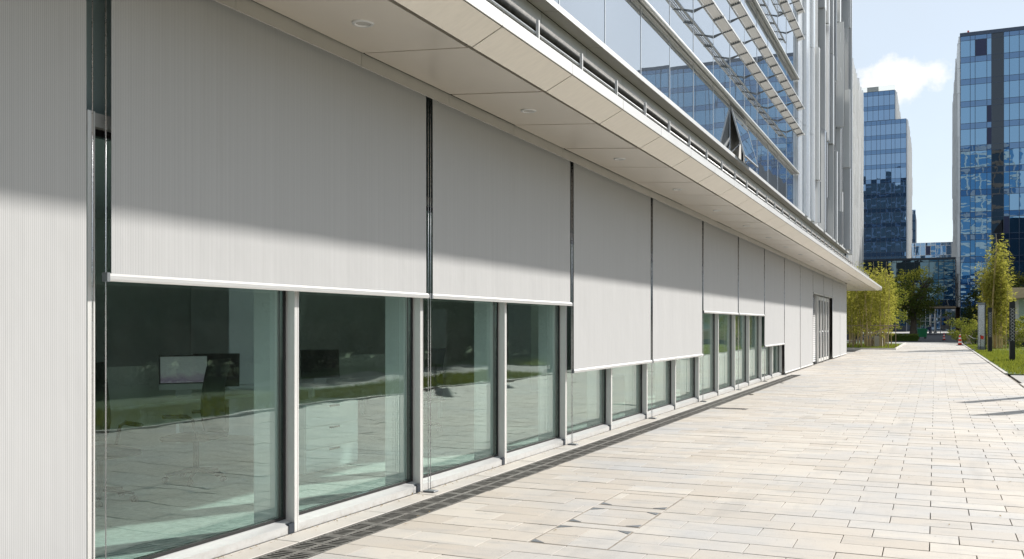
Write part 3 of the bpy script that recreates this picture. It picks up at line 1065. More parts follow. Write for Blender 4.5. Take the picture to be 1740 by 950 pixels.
def office_chair(label, loc, rz):
    t = thing('office_chair', label, 'chair', loc, rz, 'dark office chairs behind the glass')
    # faces -x; curved mesh back at +x
    bk = MB()
    n = 8
    hw = [0.20, 0.225, 0.235, 0.23, 0.22, 0.215, 0.215, 0.215, 0.21]
    V = []
    for i in range(n + 1):
        z = 0.52 + i * 0.092
        x = 0.25 + 0.05 * math.sin(i / n * math.pi) * -1 + 0.05 * i / n
        for j in range(7):
            u = j / 6 * 2 - 1
            V.append((x - 0.05 * u * u, u * hw[i], z))
    bk.v = V + [(x + 0.03, y, z) for x, y, z in V]
    o = len(V)
    for i in range(n):
        for j in range(6):
            a = i * 7 + j
            bk.f.append((a, a + 7, a + 8, a + 1))
            bk.f.append((o + a, o + a + 1, o + a + 8, o + a + 7))
    ring = [j for j in range(7)] + [i * 7 + 6 for i in range(1, n + 1)] + [n * 7 + j for j in range(5, -1, -1)] + [i * 7 for i in range(n - 1, 0, -1)]
    for i in range(len(ring)):
        a, b = ring[i], ring[(i + 1) % len(ring)]
        bk.f.append((a, b, o + b, o + a))
    bk.build('backrest', 'mesh_chair', t, smooth=True)
    MB().prism([(-0.27, 0.44), (-0.24, 0.415), (0.22, 0.43), (0.24, 0.46), (0.2, 0.49), (-0.1, 0.48), (-0.25, 0.475)], -0.24, 0.24).build('seat', 'mesh_chair', t)
    for s in (-1, 1):
        MB().tube([(0.16, s * 0.27, 0.45), (0.12, s * 0.29, 0.66), (0.05, s * 0.29, 0.69), (-0.2, s * 0.29, 0.68)], [0.016, 0.016, 0.022, 0.02], 6).build('armrest', 'plastic_dark', t, smooth=True)
    MB().tube([(0, 0, 0.1), (0, 0, 0.43)], 0.03, 10).build('gas_column', 'plastic_dark', t, smooth=True)
    b = MB()
    for i in range(5):
        a = i * 2 * math.pi / 5
        b.tube([(0, 0, 0.12), (0.3 * math.cos(a), 0.3 * math.sin(a), 0.075)], [0.03, 0.016], 6)
    b = b.build('base', 'plastic_dark', t)
    for i in range(5):
        a = i * 2 * math.pi / 5
        MB().tube([(0.3 * math.cos(a), 0.3 * math.sin(a) - 0.02, 0.03), (0.3 * math.cos(a), 0.3 * math.sin(a) + 0.02, 0.03)], 0.03, 8).build('castor', 'plastic_dark', b)
    return t


def monitor(label, loc, rz, on):
    t = thing('desktop_screen', label, 'monitor', loc, rz, 'screens on the office desk')
    tilt = R(-6)
    p = MB().box(-0.02, 0.012, -0.28, 0.28, 0.10, 0.50).build('panel', 'plastic_dark' if not on else 'black', t)
    p.rotation_euler = (0, tilt, 0)
    d = MB().box(0.0125, 0.016, -0.265, 0.265, -0.155, 0.155).build('display', 'display' if on else 'black', p, (0, 0, 0.325))
    MB().box(-0.018, 0.0165, -0.28, 0.28, 0.085, 0.155).build('chin', 'white_plastic' if on else 'plastic_dark', p)
    MB().prism([(-0.10, 0.0), (0.10, 0.0), (0.10, 0.012), (-0.04, 0.012), (-0.035, 0.26), (-0.055, 0.26), (-0.06, 0.012), (-0.10, 0.012)], -0.09, 0.09).build('stand', 'white_plastic', t)
    return t


def desk(label, x0, x1, y0, y1):
    t = thing('desk', label, 'desk', ((x0 + x1) / 2, (y0 + y1) / 2, 0))
    w, l = (x1 - x0) / 2, (y1 - y0) / 2
    MB().slab(-w, w, -l, l, 0.715, 0.75, 0.004).quad((-w, -l, 0.715), (-w, l, 0.715), (w, l, 0.715), (w, -l, 0.715)).build('tabletop', 'white_lam', t)
    for sx in (-1, 1):
        for sy in (-1, 1):
            cx, cy = sx * (w - 0.06), sy * (l - 0.06)
            MB().box(cx - 0.03, cx + 0.03, cy - 0.03, cy + 0.03, 0, 0.714).build('leg', 'white_lam', t)
    MB().box(-0.012, 0.012, -l + 0.1, l - 0.1, 0.38, 0.713).build('modesty_panel', 'white_lam', t)
    MB().box(-0.012, 0.012, -l + 0.02, l - 0.02, 0.751, 1.12).build('divider', 'int_wall', t)
    return t


desk('long white desk inside the nearest window with screens on it', -4.9, -3.2, 6.6, 9.9)
desk('white desk inside the second window behind the drawer cabinet', -4.9, -3.2, 10.6, 14.4)
office_chair('dark high backed office chair turned away behind the nearest window', (-2.40, 7.52, 0), R(14))
office_chair('dark office chair at the left edge of the nearest window', (-2.35, 6.25, 0), R(172))
office_chair('dark office chair seen in the second window', (-2.6, 12.6, 0), R(-8))
monitor('white framed screen showing a pale picture with a purple strip', (-3.6, 8.62, 0.75), R(-38), True)
monitor('dark screen just right of the lit white framed one', (-3.65, 9.22, 0.75), R(-55), False)
monitor('dark angled screen at the left of the second window', (-3.6, 11.35, 0.75), R(-40), False)
cab = thing('drawer_cabinet', 'white three drawer cabinet behind the second window', 'cabinet', (-1.85, 8.85, 0))
MB().box(-0.30, 0.23, -0.55, 0.45, 0.0, 0.74).build('carcass', 'white_lam', cab)
for i in range(3):
    dr = MB().box(0.231, 0.248, -0.545, 0.445, 0.02 + i * 0.24, 0.25 + i * 0.24).build('drawer', 'white_lam', cab)
    MB().box(0.249, 0.262, -0.12, 0.06, 0.215 + i * 0.24, 0.232 + i * 0.24).build('handle', 'plastic_dark', dr)

# ------------------------------------------------------------------ vegetation helpers


def leaf(mb, p, d, nrm, L, W):
    """pointed leaf of two triangles on each side of its rib"""
    d = d.normalized()
    s = d.cross(nrm)
    if s.length < 1e-4:
        s = Vector((1, 0, 0))
    s = s.normalized() * W * 0.5
    m = p + d * L * 0.45 + Vector((0, 0, -0.02 * L))
    i = len(mb.v)
    mb.v += [tuple(p), tuple(m + s), tuple(p + d * L), tuple(m - s)]
    mb.f.append((i, i + 1, i + 2, i + 3))


def rvec():
    return Vector((random.gauss(0, 1), random.gauss(0, 1), random.gauss(0, 1))).normalized()


def bamboo_proto(seed, H, nl):
    random.seed(seed)
    lean = Vector((random.uniform(-0.5, 0.5), random.uniform(-0.5, 0.5), 0))
    pts = []
    n = 10
    for i in range(n + 1):
        t = i / n
        pts.append(Vector((lean.x * t * t, lean.y * t * t, H * t)))
    culm = MB()
    culm.tube(pts, [0.034 * (1 - 0.75 * i / n) for i in range(n + 1)], 6, False)
    fol = MB()
    for i in range(nl):
        t = random.betavariate(1.9, 1.35) * 0.86 + 0.12
        c = Vector((lean.x * t * t, lean.y * t * t, H * t))
        spread = 0.50 * math.sin(max(0, min(1, (t - 0.1) * 1.5)) * math.pi * 0.8) + 0.16
        br = Vector((random.gauss(0, 1), random.gauss(0, 1), 0)).normalized() * random.uniform(0.1, 1) * spread
        c = c + br + Vector((0, 0, random.uniform(-0.05, 0.25)))
        for q in range(5):
            d = (br.normalized() + rvec() * 0.8 + Vector((0, 0, -0.35)))
            leaf(fol, c + rvec() * 0.07, d, rvec(), random.uniform(0.14, 0.26), random.uniform(0.03, 0.05))
    return culm.mesh('culm', 'culm', True), fol.mesh('leaves', 'bamboo_leaf')


BAM = [bamboo_proto(100 + i, h, n) for i, (h, n) in enumerate(((5.6, 105), (4.9, 90), (6.0, 110), (5.2, 100), (4.4, 80)))]
random.seed(21)


def bamboo(i, loc, rz, sc, label, group):
    t = thing('bamboo', label, 'bamboo', loc, rz, group)
    t.scale = (sc, sc, sc)
    link('culm', BAM[i][0], t)
    link('leaves', BAM[i][1], t)
    return t


def tree_mesh(seed, H, rad, crown0, mat, clumps, per, leafsz, trunk_r=0.16, limbs=7):
    random.seed(seed)
    tr = MB()
    bend = Vector((random.uniform(-0.3, 0.3), random.uniform(-0.3, 0.3), 0))
    P = lambda t: Vector((bend.x * math.sin(t * 2), bend.y * math.sin(t * 2), H * 0.8 * t))
    tr.tube([P(t / 6) for t in range(7)], [trunk_r * (1.25 if t == 0 else 1) * (1 - 0.8 * t / 6) for t in range(7)], 9, False)
    cen = []
    for i in range(limbs):
        a = i * 2.4 + random.uniform(-0.4, 0.4)
        t0 = random.uniform(0.35, 0.75)
        s = P(t0)
        e = Vector((math.cos(a) * rad * 0.75, math.sin(a) * rad * 0.75, crown0 + (H - crown0) * random.uniform(0.3, 0.85)))
        m = s.lerp(e, 0.5) + Vector((0, 0, 0.25))
        tr.tube([s, m, e], [trunk_r * 0.42, trunk_r * 0.26, trunk_r * 0.08], 6, False)
        cen.append(e)
    fo = MB()
    cz = (crown0 + H) / 2
    hz = (H - crown0) / 2
    for i in range(clumps):
        while True:
            v = Vector((random.uniform(-1, 1), random.uniform(-1, 1), random.uniform(-1, 1)))
            if 0.25 < v.length < 1:
                break
        v = v.normalized() * (v.length ** 0.6) * random.uniform(0.75, 1.12)
        c = Vector((v.x * rad, v.y * rad, cz + v.z * hz))
        cr = random.uniform(0.25, 0.6) * rad * 0.45
        for q in range(per):
            w = rvec() * cr * random.random() ** 0.4
            w.z *= 0.6
            leaf(fo, c + w, rvec() + w.normalized() * 0.5 + Vector((0, 0, -0.2)), rvec(), leafsz * random.uniform(0.7, 1.3), leafsz * random.uniform(0.35, 0.6))
    return tr.mesh('trunk', 'bark', True), fo.mesh('crown', mat)


def tree(meshes, loc, rz, sc, label, group=None, name='tree', cat='tree'):
    t = thing(name, label, cat, loc, rz, group)
    t.scale = sc if isinstance(sc, tuple) else (sc, sc, sc)
    link('trunk', meshes[0], t)
    link('crown', meshes[1], t)
    return t


# ------------------------------------------------------------------ beds and lawns


def lawn(name, x0, x1, y0, y1, z=0.015):
    mb = MB()
    nx, ny = max(2, int((x1 - x0) / 1.0)), max(2, int((y1 - y0) / 1.0))
    for i in range(nx + 1):
        for j in range(ny + 1):
            x, yv = x0 + (x1 - x0) * i / nx, y0 + (y1 - y0) * j / ny
            e = min(i, nx - i, j, ny - j, 2) / 2
            mb.v.append((x, yv, z + e * (0.04 + 0.05 * noise.noise(Vector((x * 0.3, yv * 0.3, 0))))))
    for i in range(nx):
        for j in range(ny):
            a = i * (ny + 1) + j
            mb.f.append((a, a + ny + 1, a + ny + 2, a + 1))
    return tag(mb.build(name, 'turf', None, smooth=True), kind='structure')


def grass(x0, x1, y0, y1, n, label, h=0.09):
    mb = MB()
    for i in range(n):
        x, yv = random.uniform(x0, x1), random.uniform(y0, y1)
        a = random.uniform(0, 2 * math.pi)
        w = random.uniform(0.012, 0.025)
        hh = h * random.uniform(0.6, 1.5)
        p = Vector((x, yv, 0.0))
        u = Vector((math.cos(a), math.sin(a), 0)) * w
        i0 = len(mb.v)
        e = Vector((random.gauss(0, 0.04), random.gauss(0, 0.04), hh + 0.04))
        mb.v += [tuple(p - u), tuple(p + u), tuple(p + e)]
        mb.f.append((i0, i0 + 1, i0 + 2))
    return tag(mb.build('grass', 'grass'), label, 'grass', kind='stuff')


lawn('lawn', 6.75, 12.5, 34.5, 66.0)
lawn('lawn', 6.75, 9.3, -12, 28.5)
lawn('lawn', 9.32, 12.38, -12, 20.0)
lawn('lawn', 12.4, 60, -30, 34.0)
lawn('lawn', 12.6, 60, 34.4, 66.0)
lawn('lawn', 6.8, 40, 67.5, 91.5)
lawn('lawn', -14, 2.05, 67.3, 90.0)
lawn('lawn', -20, 0.3, 92, 97.0)
random.seed(31)
grass(6.78, 12.4, 34.6, 65.9, 26000, 'short sunlit grass of the lawn round the light columns')
grass(6.8, 14, 67.6, 90, 9000, 'grass round the right hand bamboo')
grass(-2.0, 2.0, 67.4, 80, 9000, 'grass and ground cover at the foot of the left hand bamboo', 0.13)
grass(6.78, 9.2, 2, 28.4, 9000, 'grass strip seen mirrored in the ground floor windows')
tag(MB().box(6.76, 60, 28.55, 34.3, -0.15, -0.005, 'b').build('path', 'concrete'), kind='structure')
tag(MB().box(9.32, 12.38, 20.05, 28.52, -0.15, -0.006, 'b').build('path', 'concrete'), kind='structure')
tag(MB().slab(-14, 2.2, 67.0, 67.28, -0.1, 0.09, 0.01).build('bed_kerb', 'slab'), kind='structure')
tag(MB().slab(2.07, 2.2, 67.3, 91.0, -0.1, 0.088, 0.01).build('bed_kerb', 'slab'), kind='structure')
tag(MB().slab(6.76, 14, 66.4, 67.4, -0.1, 0.04, 0.01).build('path', 'slab'), kind='structure')

random.seed(41)
LB = 'slender bamboo stem in the bed just beyond the building end'
for i in range(66):
    x = random.uniform(-2.6, 1.75)
    yv = random.uniform(68.2, 75.5) + max(0, -x) * 0.3
    bamboo(random.randrange(5), (x, yv, 0.02), random.uniform(0, 6.28), random.uniform(0.82, 1.06), LB, 'bamboo stems of the left bed')
RB = 'slender bamboo stem in the tall clump behind the light columns'
for i in range(26):
    a, r = random.uniform(0, 6.28), random.random() ** 0.7
    bamboo(random.randrange(5), (8.2 + 0.72 * r * math.cos(a), 70.2 + 1.2 * r * math.sin(a), 0.02), random.uniform(0, 6.28), random.uniform(0.8, 1.3), RB, 'bamboo stems of the right clump')

BIG = tree_mesh(5, 8.2, 3.0, 2.2, 'leaf_dark', 170, 46, 0.22, 0.42, 9)
MID = tree_mesh(6, 6.5, 2.4, 1.2, 'leaf_mid', 120, 44, 0.17, 0.15, 7)
BUSH = tree_mesh(8, 2.6, 1.5, 0.1, 'leaf_mid', 80, 40, 0.13, 0.06, 5)
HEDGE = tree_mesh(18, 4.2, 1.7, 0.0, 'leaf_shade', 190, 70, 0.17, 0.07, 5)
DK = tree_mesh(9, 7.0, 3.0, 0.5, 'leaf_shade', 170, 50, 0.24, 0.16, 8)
random.seed(51)
tree(BIG, (2.3, 116, -0.05), 0.4, (1.0, 1.0, 1.0), 'dark leafy tree with thick trunk between the left bamboo and the skybridge')
tree(BIG, (-4.5, 122, -0.05), 2.1, 0.95, 'dark tree mostly hidden behind the left hand bamboo')
tree(MID, (-1.2, 78.0, 0.02), 1.0, (0.8, 0.8, 0.85), 'loose green tree rising behind the left hand bamboo')
tree(MID, (0.9, 79.5, 0.02), 4.0, (0.7, 0.7, 0.8), 'small green tree behind the right end of the left hand bamboo')
for x, yv, sc, lab in ((6.9, 93.5, 0.95, 'leafy shrub left of the grey pylon'), (7.6, 88, 0.8, 'leafy shrub just behind the grey pylon'),
                       (9.4, 73.5, 0.85, 'bright green shrub at the foot of the right hand bamboo'),
                       (11.3, 79.0, 1.0, 'round shrub beside the beige bench at the right edge'),
                       (8.3, 76.0, 0.7, 'low shrub between the pylon and the bamboo')):
    tree(BUSH, (x, yv, 0.0), random.uniform(0, 6), sc, lab, None, 'shrub', 'shrub')
for x, yv, sc, lab in ((9.8, 112, 0.9, 'dark tree right of the skybridge end, behind the bamboo clump'), (12.6, 104, 1.0, 'dark tree behind the nearest light column'), (15.6, 110, 1.0, 'dark tree at the right edge beyond the pavilion')):
    tree(DK, (x, yv, -0.05), random.uniform(0, 6), sc, lab)
for x, yv, sc, lab in ((0.5, 226, 0.8, 'green tree under the skybridge, left of the white masts'), (7.4, 222, 0.75, 'green tree under the skybridge, just right of the banner'), (10.5, 226, 0.8, 'green tree behind the brown pillar under the skybridge')):
    tree(MID, (x, yv, -0.05), random.uniform(0, 6), sc, lab)
# trees and hedges across the lawn, mirrored in the ground floor glass
for i in range(9):
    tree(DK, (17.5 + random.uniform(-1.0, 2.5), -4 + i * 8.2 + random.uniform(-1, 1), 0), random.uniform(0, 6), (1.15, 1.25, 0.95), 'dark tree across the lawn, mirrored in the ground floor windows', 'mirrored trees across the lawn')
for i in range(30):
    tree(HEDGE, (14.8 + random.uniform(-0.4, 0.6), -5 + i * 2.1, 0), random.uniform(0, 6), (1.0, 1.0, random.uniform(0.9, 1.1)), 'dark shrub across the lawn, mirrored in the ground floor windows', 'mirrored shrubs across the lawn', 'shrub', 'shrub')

# dry litter along the sill
random.seed(61)
lit = MB()
for i in range(900):
    yv = random.uniform(3.6, 30)
    x = 0.05 + abs(random.gauss(0, 0.035))
    d = Vector((random.gauss(0, 1), random.gauss(0, 1), random.gauss(0, 0.25)))
    leaf(lit, Vector((x, yv, 0.006)), d, Vector((0, 0, 1)), random.uniform(0.008, 0.03), random.uniform(0.006, 0.014))
for i in range(120):
    leaf(lit, Vector((random.uniform(0.3, 6.4), random.uniform(5, 26), 0.006)), Vector((random.gauss(0, 1), random.gauss(0, 1), 0.1)), Vector((0, 0, 1)), random.uniform(0.015, 0.045), random.uniform(0.008, 0.02))
tag(lit.build('leaf_litter', 'dry_leaf'), 'dry leaf litter scattered along the window sill and paving', 'litter', kind='stuff')

# ------------------------------------------------------------------ street furniture


def light_column(label, loc):
    t = thing('light_column', label, 'lamp', loc, R(4), 'black light columns along the lawn')
    MB().box(-0.105, 0.105, -0.105, 0.105, -0.02, 0.86).build('lower_case', 'black', t)
    MB().box(-0.09, 0.09, -0.09, 0.09, 0.861, 2.34).build('lens', 'plastic_dark', t)
    MB().box(-0.105, 0.105, -0.105, 0.105, 2.341, 2.6).build('cap', 'black', t)
    for sx in (-1, 1):
        for sy in (-1, 1):
            MB().box(sx * 0.0905 if sx > 0 else -0.105, 0.105 if sx > 0 else -0.0905, sy * 0.0905 if sy > 0 else -0.105, 0.105 if sy > 0 else -0.0905, 0.861, 2.3405).build('corner_bar', 'black', t)
    la = MB()
    for i in range(10):
        z0 = 0.90 + i * 0.144
        for s in (-1, 1):
            for ax in (0, 1):
                a, b, h = 0.075 * s, -0.075 * s, 0.132
                q = [(a - 0.014, z0), (a + 0.014, z0), (b + 0.014, z0 + h), (b - 0.014, z0 + h)]
                if ax == 0:
                    la.poly([(u, -0.0935, z) for u, z in q])
                    la.poly([(u, 0.0935, z) for u, z in q])
                else:
                    la.poly([(-0.0935, u, z) for u, z in q])
                    la.poly([(0.0935, u, z) for u, z in q])
    tag(la.build('lattice', 'lattice', t), kind='stuff')
    return t


light_column('nearest black light column with pale lattice standing on the lawn', (7.63, 46.65, 0.03))
light_column('black light column with pale lattice just right of the grey pylon', (7.44, 61.0, 0.03))
light_column('black light column outside the right edge whose shadow crosses the paving', (7.25, 25.16, 0.03))
py = thing('pylon', 'plain grey metal pylon beside the farther black light column', 'pylon', (7.15, 64.9, 0))
MB().box(-0.20, 0.20, -0.09, 0.09, 0, 3.0).build('body', 'grey_post', py)
MB().box(-0.165, 0.165, -0.095, -0.0905, 0.3, 2.85).build('face_panel', 'steel', py)
MB().box(0.202, 0.24, -0.10, 0.10, 0, 3.03).build('edge_trim', 'black', py)
sg = thing('sign_board', 'tilted flat notice board outside the right edge, casting a wedge of shadow', 'sign', (7.0, 21.4, 0), R(25))
MB().box(-0.30, 0.30, -0.02, 0.02, 0.6, 2.0).build('board', 'grey_post', sg)
for s in (-1, 1):
    MB().tube([(s * 0.22, 0.03, 0), (s * 0.22, 0.03, 1.9)], 0.02, 8).build('post', 'black', sg)

# ramp handrail and seats in the left bed
hr = thing('handrail', 'thin weathered handrail sloping up across the left bamboo bed', 'railing', (-0.9, 67.6, 0))
MB().tube([(-0.6, 0, 0.12), (2.95, 0, 1.62)], 0.035, 8).build('rail', 'wood', hr)
MB().tube([(-2.5, 1.6, 1.55), (3.2, 1.6, 1.60)], 0.03, 8).build('upper_rail', 'wood', hr)
MB().tube([(0.9, 0.8, 1.5), (1.6, 0.8, 1.12)], 0.025, 8).build('brace', 'wood', hr)
for x, z in ((0.4, 0.53), (1.5, 1.0), (2.6, 1.46)):
    MB().tube([(x, 0, 0), (x, 0, z)], 0.022, 6).build('post', 'wood', hr)
for x in (-2.0, -0.4, 1.2, 3.0):
    MB().tube([(x, 1.6, 0), (x, 1.6, 1.56)], 0.025, 6).build('post', 'wood', hr)
for x, h, lab, mm in ((0.35, 0.62, 'brown block seat among the left hand bamboo', 'wood'), (0.95, 0.80, 'pale block seat among the left hand bamboo', 'slab')):
    MBo = MB().slab(-0.26, 0.26, -0.25, 0.25, 0, h, 0.02).build('block_seat', mm, None, (x, 70.5, 0.02))
    tag(MBo, lab, 'seat')

# bench and pavilion at the right edge
bn = thing('bench', 'long beige bench on a dark base at the right edge of the lawn', 'bench', (12.4, 76.0, 0))
MB().slab(-2.8, 2.8, -0.35, 0.35, 0.45, 1.15, 0.03).build('seat_block', 'beige', bn)
MB().box(-2.7, 2.7, -0.28, 0.28, 0, 0.449).build('base', 'frame_dark', bn)
MB().slab(-2.85, 2.85, 0.10, 0.40, 1.151, 1.36, 0.02).build('back_coping', 'slab', bn)
pv = thing('pavilion', 'low glazed pavilion with beige roof band behind the bench', 'building', (16.0, 92, 0))
MB().slab(-5.6, 6, -3, 3, 3.9, 4.75, 0.05).quad((-5.6, -3, 3.9), (-5.6, 3, 3.9), (6, 3, 3.9), (6, -3, 3.9)).build('roof', 'beige', pv)
MB().box(-5, 5.8, -2, 2.8, 0, 0.5).build('plinth', 'slab', pv)
for i in range(6):
    MB().box(-5 + i * 1.8, -3.28 + i * 1.8, -1.9, -1.85, 0.502, 3.898).build('pane', 'pane', pv)
MB().box(-5, 5.8, 2.5, 2.7, 0.502, 3.898).build('rear_wall', 'int_wall', pv)

# cones


def cone(label, loc):
    t = thing('traffic_cone', label, 'cone', loc, 0.3, 'striped traffic cones on the road')
    MB().slab(-0.2, 0.2, -0.2, 0.2, 0, 0.05, 0.01).build('base', 'black', t)
    prof = [(0.15, 0.05), (0.132, 0.2), (0.114, 0.35), (0.096, 0.5), (0.078, 0.65), (0.06, 0.8), (0.048, 0.9)]
    MB().lathe(prof, 14).build('cone_body', 'red', t, smooth=True)
    for a in (1, 3, 5):
        (r0, z0), (r1, z1) = prof[a], prof[a + 1] if a + 1 < len(prof) else prof[-1]
        MB().lathe([(r0 + 0.003, z0 + 0.02), (r1 + 0.003, z1 - 0.02)], 14).build('reflective_band', 'white_band', t)


cone('red and white traffic cone alone in the middle of the shaded road', (5.46, 117.3, -0.10))
cone('nearest red and white traffic cone, at the corner of the right lawn', (6.35, 83.2, -0.0))
cone('red and white traffic cone behind the lawn corner, right of the others', (7.7, 118.3, -0.10))
bar = thing('rope_barrier', 'sagging rope on thin crossed sticks at the lawn corner', 'barrier', (7.0, 80.5, 0))
for a, b in (((-0.3, 0, 0), (0.2, 0, 1.0)), ((0.2, 0, 0), (-0.3, 0, 0.9)), ((1.1, -0.8, 0), (0.8, -0.8, 1.05)), ((0.6, -0.8, 0), (1.1, -0.8, 0.95))):
    MB().tube([a, b], 0.022, 6).build('stick', 'wood', bar)
MB().tube([(-0.1, 0, 0.85), (0.2, -0.3, 0.62), (0.6, -0.6, 0.6), (0.95, -0.8, 0.8)], 0.015, 5).build('rope', 'white_band', bar)
fl = thing('red_flag', 'small red pennant hanging at the foot of the grey pylon', 'flag', (7.12, 64.6, 0))
MB().poly([(-0.02, 0, 1.0), (0.16, 0.02, 0.93), (0.13, 0.01, 0.74), (-0.03, 0, 0.78)]).poly([(-0.03, 0.012, 0.78), (0.13, 0.022, 0.74), (0.16, 0.032, 0.93), (-0.02, 0.012, 1.0)]).build('cloth', 'red', fl)
MB().tube([(-0.03, 0.006, 0), (-0.03, 0.006, 1.02)], 0.012, 5).build('stick', 'black', fl)

wb = thing('waste_container', 'green plastic waste container beside the dark tree trunk', 'bin', (3.0, 131, -0.10), 0.15)
MB().poly([(-0.5, -0.4, 0.22), (0.5, -0.4, 0.22), (0.6, -0.5, 1.15), (-0.6, -0.5, 1.15)]).poly([(0.5, -0.4, 0.22), (0.5, 0.4, 0.22), (0.6, 0.5, 1.15), (0.6, -0.5, 1.15)]).poly([(0.5, 0.4, 0.22), (-0.5, 0.4, 0.22), (-0.6, 0.5, 1.15), (0.6, 0.5, 1.15)]).poly([(-0.5, 0.4, 0.22), (-0.5, -0.4, 0.22), (-0.6, -0.5, 1.15), (-0.6, 0.5, 1.15)]).build('body', 'green_bin', wb)
MB().prism([(-0.63, 1.151), (0.63, 1.151), (0.6, 1.25), (0.0, 1.34), (-0.6, 1.25)], -0.53, 0.53).build('lid', 'green_bin', wb)
for sx in (-0.4, 0.4):
    for sy in (-0.3, 0.3):
        MB().tube([(sx, sy - 0.04, 0.11), (sx, sy + 0.04, 0.11)], 0.11, 10).build('wheel', 'black', wb)
pb = thing('planter_hedge', 'low clipped hedge in a strip under the dark tree', 'hedge', (1.4, 110, -0.1))
hm = MB()
random.seed(71)
for i in range(1800):
    p = Vector((random.uniform(-1.5, 1.5), random.uniform(-0.6, 0.6), random.uniform(0.05, 0.75)))
    leaf(hm, p, rvec() + Vector((0, 0, 0.5)), rvec(), 0.14, 0.07)
hm.build('foliage', 'leaf_mid', pb)
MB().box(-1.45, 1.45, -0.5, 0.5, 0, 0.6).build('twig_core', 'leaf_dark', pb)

# banner sign, white masts and brown pillar beyond the skybridge
bs = thing('banner_sign', 'upright white banner with blue print under the skybridge', 'sign', (6.3, 205, -0.1))
MB().box(-0.75, 0.75, -0.03, 0.03, 0.9, 3.5).build('board', 'white_paint', bs)
for z0, z1 in ((2.5, 3.2), (1.7, 2.35)):
    MB().lathe([(0.05, z0), (0.32, z0 + 0.1), (0.36, (z0 + z1) / 2), (0.32, z1 - 0.1), (0.05, z1)], 12).build('printed_panel', 'blue_print', bs, (-0.2, -0.02, 0))
MB().tube([(-0.8, 0, 0), (-0.8, 0, 3.7)], 0.06, 8).build('post', 'white_paint', bs)
MB().tube([(0.8, 0, 0), (0.8, 0, 3.6)], 0.05, 8).build('post', 'white_paint', bs)
for x, lab in ((3.6, 'left one of two white round masts seen under the skybridge'), (4.55, 'right one of two white round masts seen under the skybridge')):
    t = thing('mast', lab, 'mast', (x, 230, -0.1), 0, 'white masts beyond the skybridge')
    MB().tube([(0, 0, 0), (0, 0, 9)], [0.2, 0.15], 10).build('shaft', 'white_paint', t, smooth=True)
    MB().slab(-0.35, 0.35, -0.35, 0.35, 0, 0.3, 0.03).build('foot', 'concrete', t)
bp = thing('pillar', 'brown clad pillar right of the banner under the skybridge', 'pillar', (8.6, 196, -0.1))
MB().slab(-0.55, 0.55, -0.55, 0.55, 0, 5.1, 0.02).build('shaft', 'brick_brown', bp)
MB().slab(-0.7, 0.7, -0.7, 0.7, 0, 0.45, 0.03).build('foot', 'concrete', bp)

# person in dark blue under the skybridge
pe = thing('person', 'person in dark blue clothes standing in the shade under the skybridge', 'person', (3.67, 186, -0.1), R(20))
J = {'pel': (0, 0, 0.95), 'spi': (0, 0, 1.2), 'che': (0, 0.01, 1.38), 'nec': (0, 0, 1.5), 'hed': (0, -0.01, 1.62), 'top': (0, -0.01, 1.73)}
E = [('pel', 'spi'), ('spi', 'che'), ('che', 'nec'), ('nec', 'hed'), ('hed', 'top')]
RAD = {'pel': 0.15, 'spi': 0.14, 'che': 0.16, 'nec': 0.06, 'hed': 0.095, 'top': 0.07}
for s, n_ in ((-1, 'l'), (1, 'r')):
    J.update({'sh' + n_: (s * 0.19, 0, 1.42), 'el' + n_: (s * 0.27, 0.03, 1.14), 'wr' + n_: (s * 0.24, -0.12, 0.93), 'hp' + n_: (s * 0.1, 0, 0.88), 'kn' + n_: (s * 0.11, -0.03, 0.49), 'an' + n_: (s * 0.12, 0.02, 0.09), 'to' + n_: (s * 0.13, -0.13, 0.04)})
    RAD.update({'sh' + n_: 0.075, 'el' + n_: 0.05, 'wr' + n_: 0.035, 'hp' + n_: 0.1, 'kn' + n_: 0.065, 'an' + n_: 0.045, 'to' + n_: 0.04})
    E += [('che', 'sh' + n_), ('sh' + n_, 'el' + n_), ('el' + n_, 'wr' + n_), ('pel', 'hp' + n_), ('hp' + n_, 'kn' + n_), ('kn' + n_, 'an' + n_), ('an' + n_, 'to' + n_)]
keys = list(J)
bm_ = bpy.data.meshes.new('body')
bm_.from_pydata([J[k] for k in keys], [(keys.index(a), keys.index(b)) for a, b in E], [])
bm_.materials.append(M['navy_cloth'])
bo = link('body', bm_, pe)
sk = bo.modifiers.new('skin', 'SKIN')
for i, k in enumerate(keys):
    bm_.skin_vertices[0].data[i].radius = (RAD[k], RAD[k])
bm_.skin_vertices[0].data[0].use_root = True
bo.modifiers.new('sub', 'SUBSURF').levels = 1
MB().lathe([(0.05, 1.60), (0.105, 1.63), (0.108, 1.70), (0.07, 1.76), (0.01, 1.775)], 12, (0, 0.01)).build('hair', 'hair', pe, smooth=True)
MB().lathe([(0.02, 1.52), (0.075, 1.56), (0.085, 1.62), (0.06, 1.68)], 12, (0, -0.025)).build('face', 'skin', pe, smooth=True)

# ------------------------------------------------------------------ distant buildings


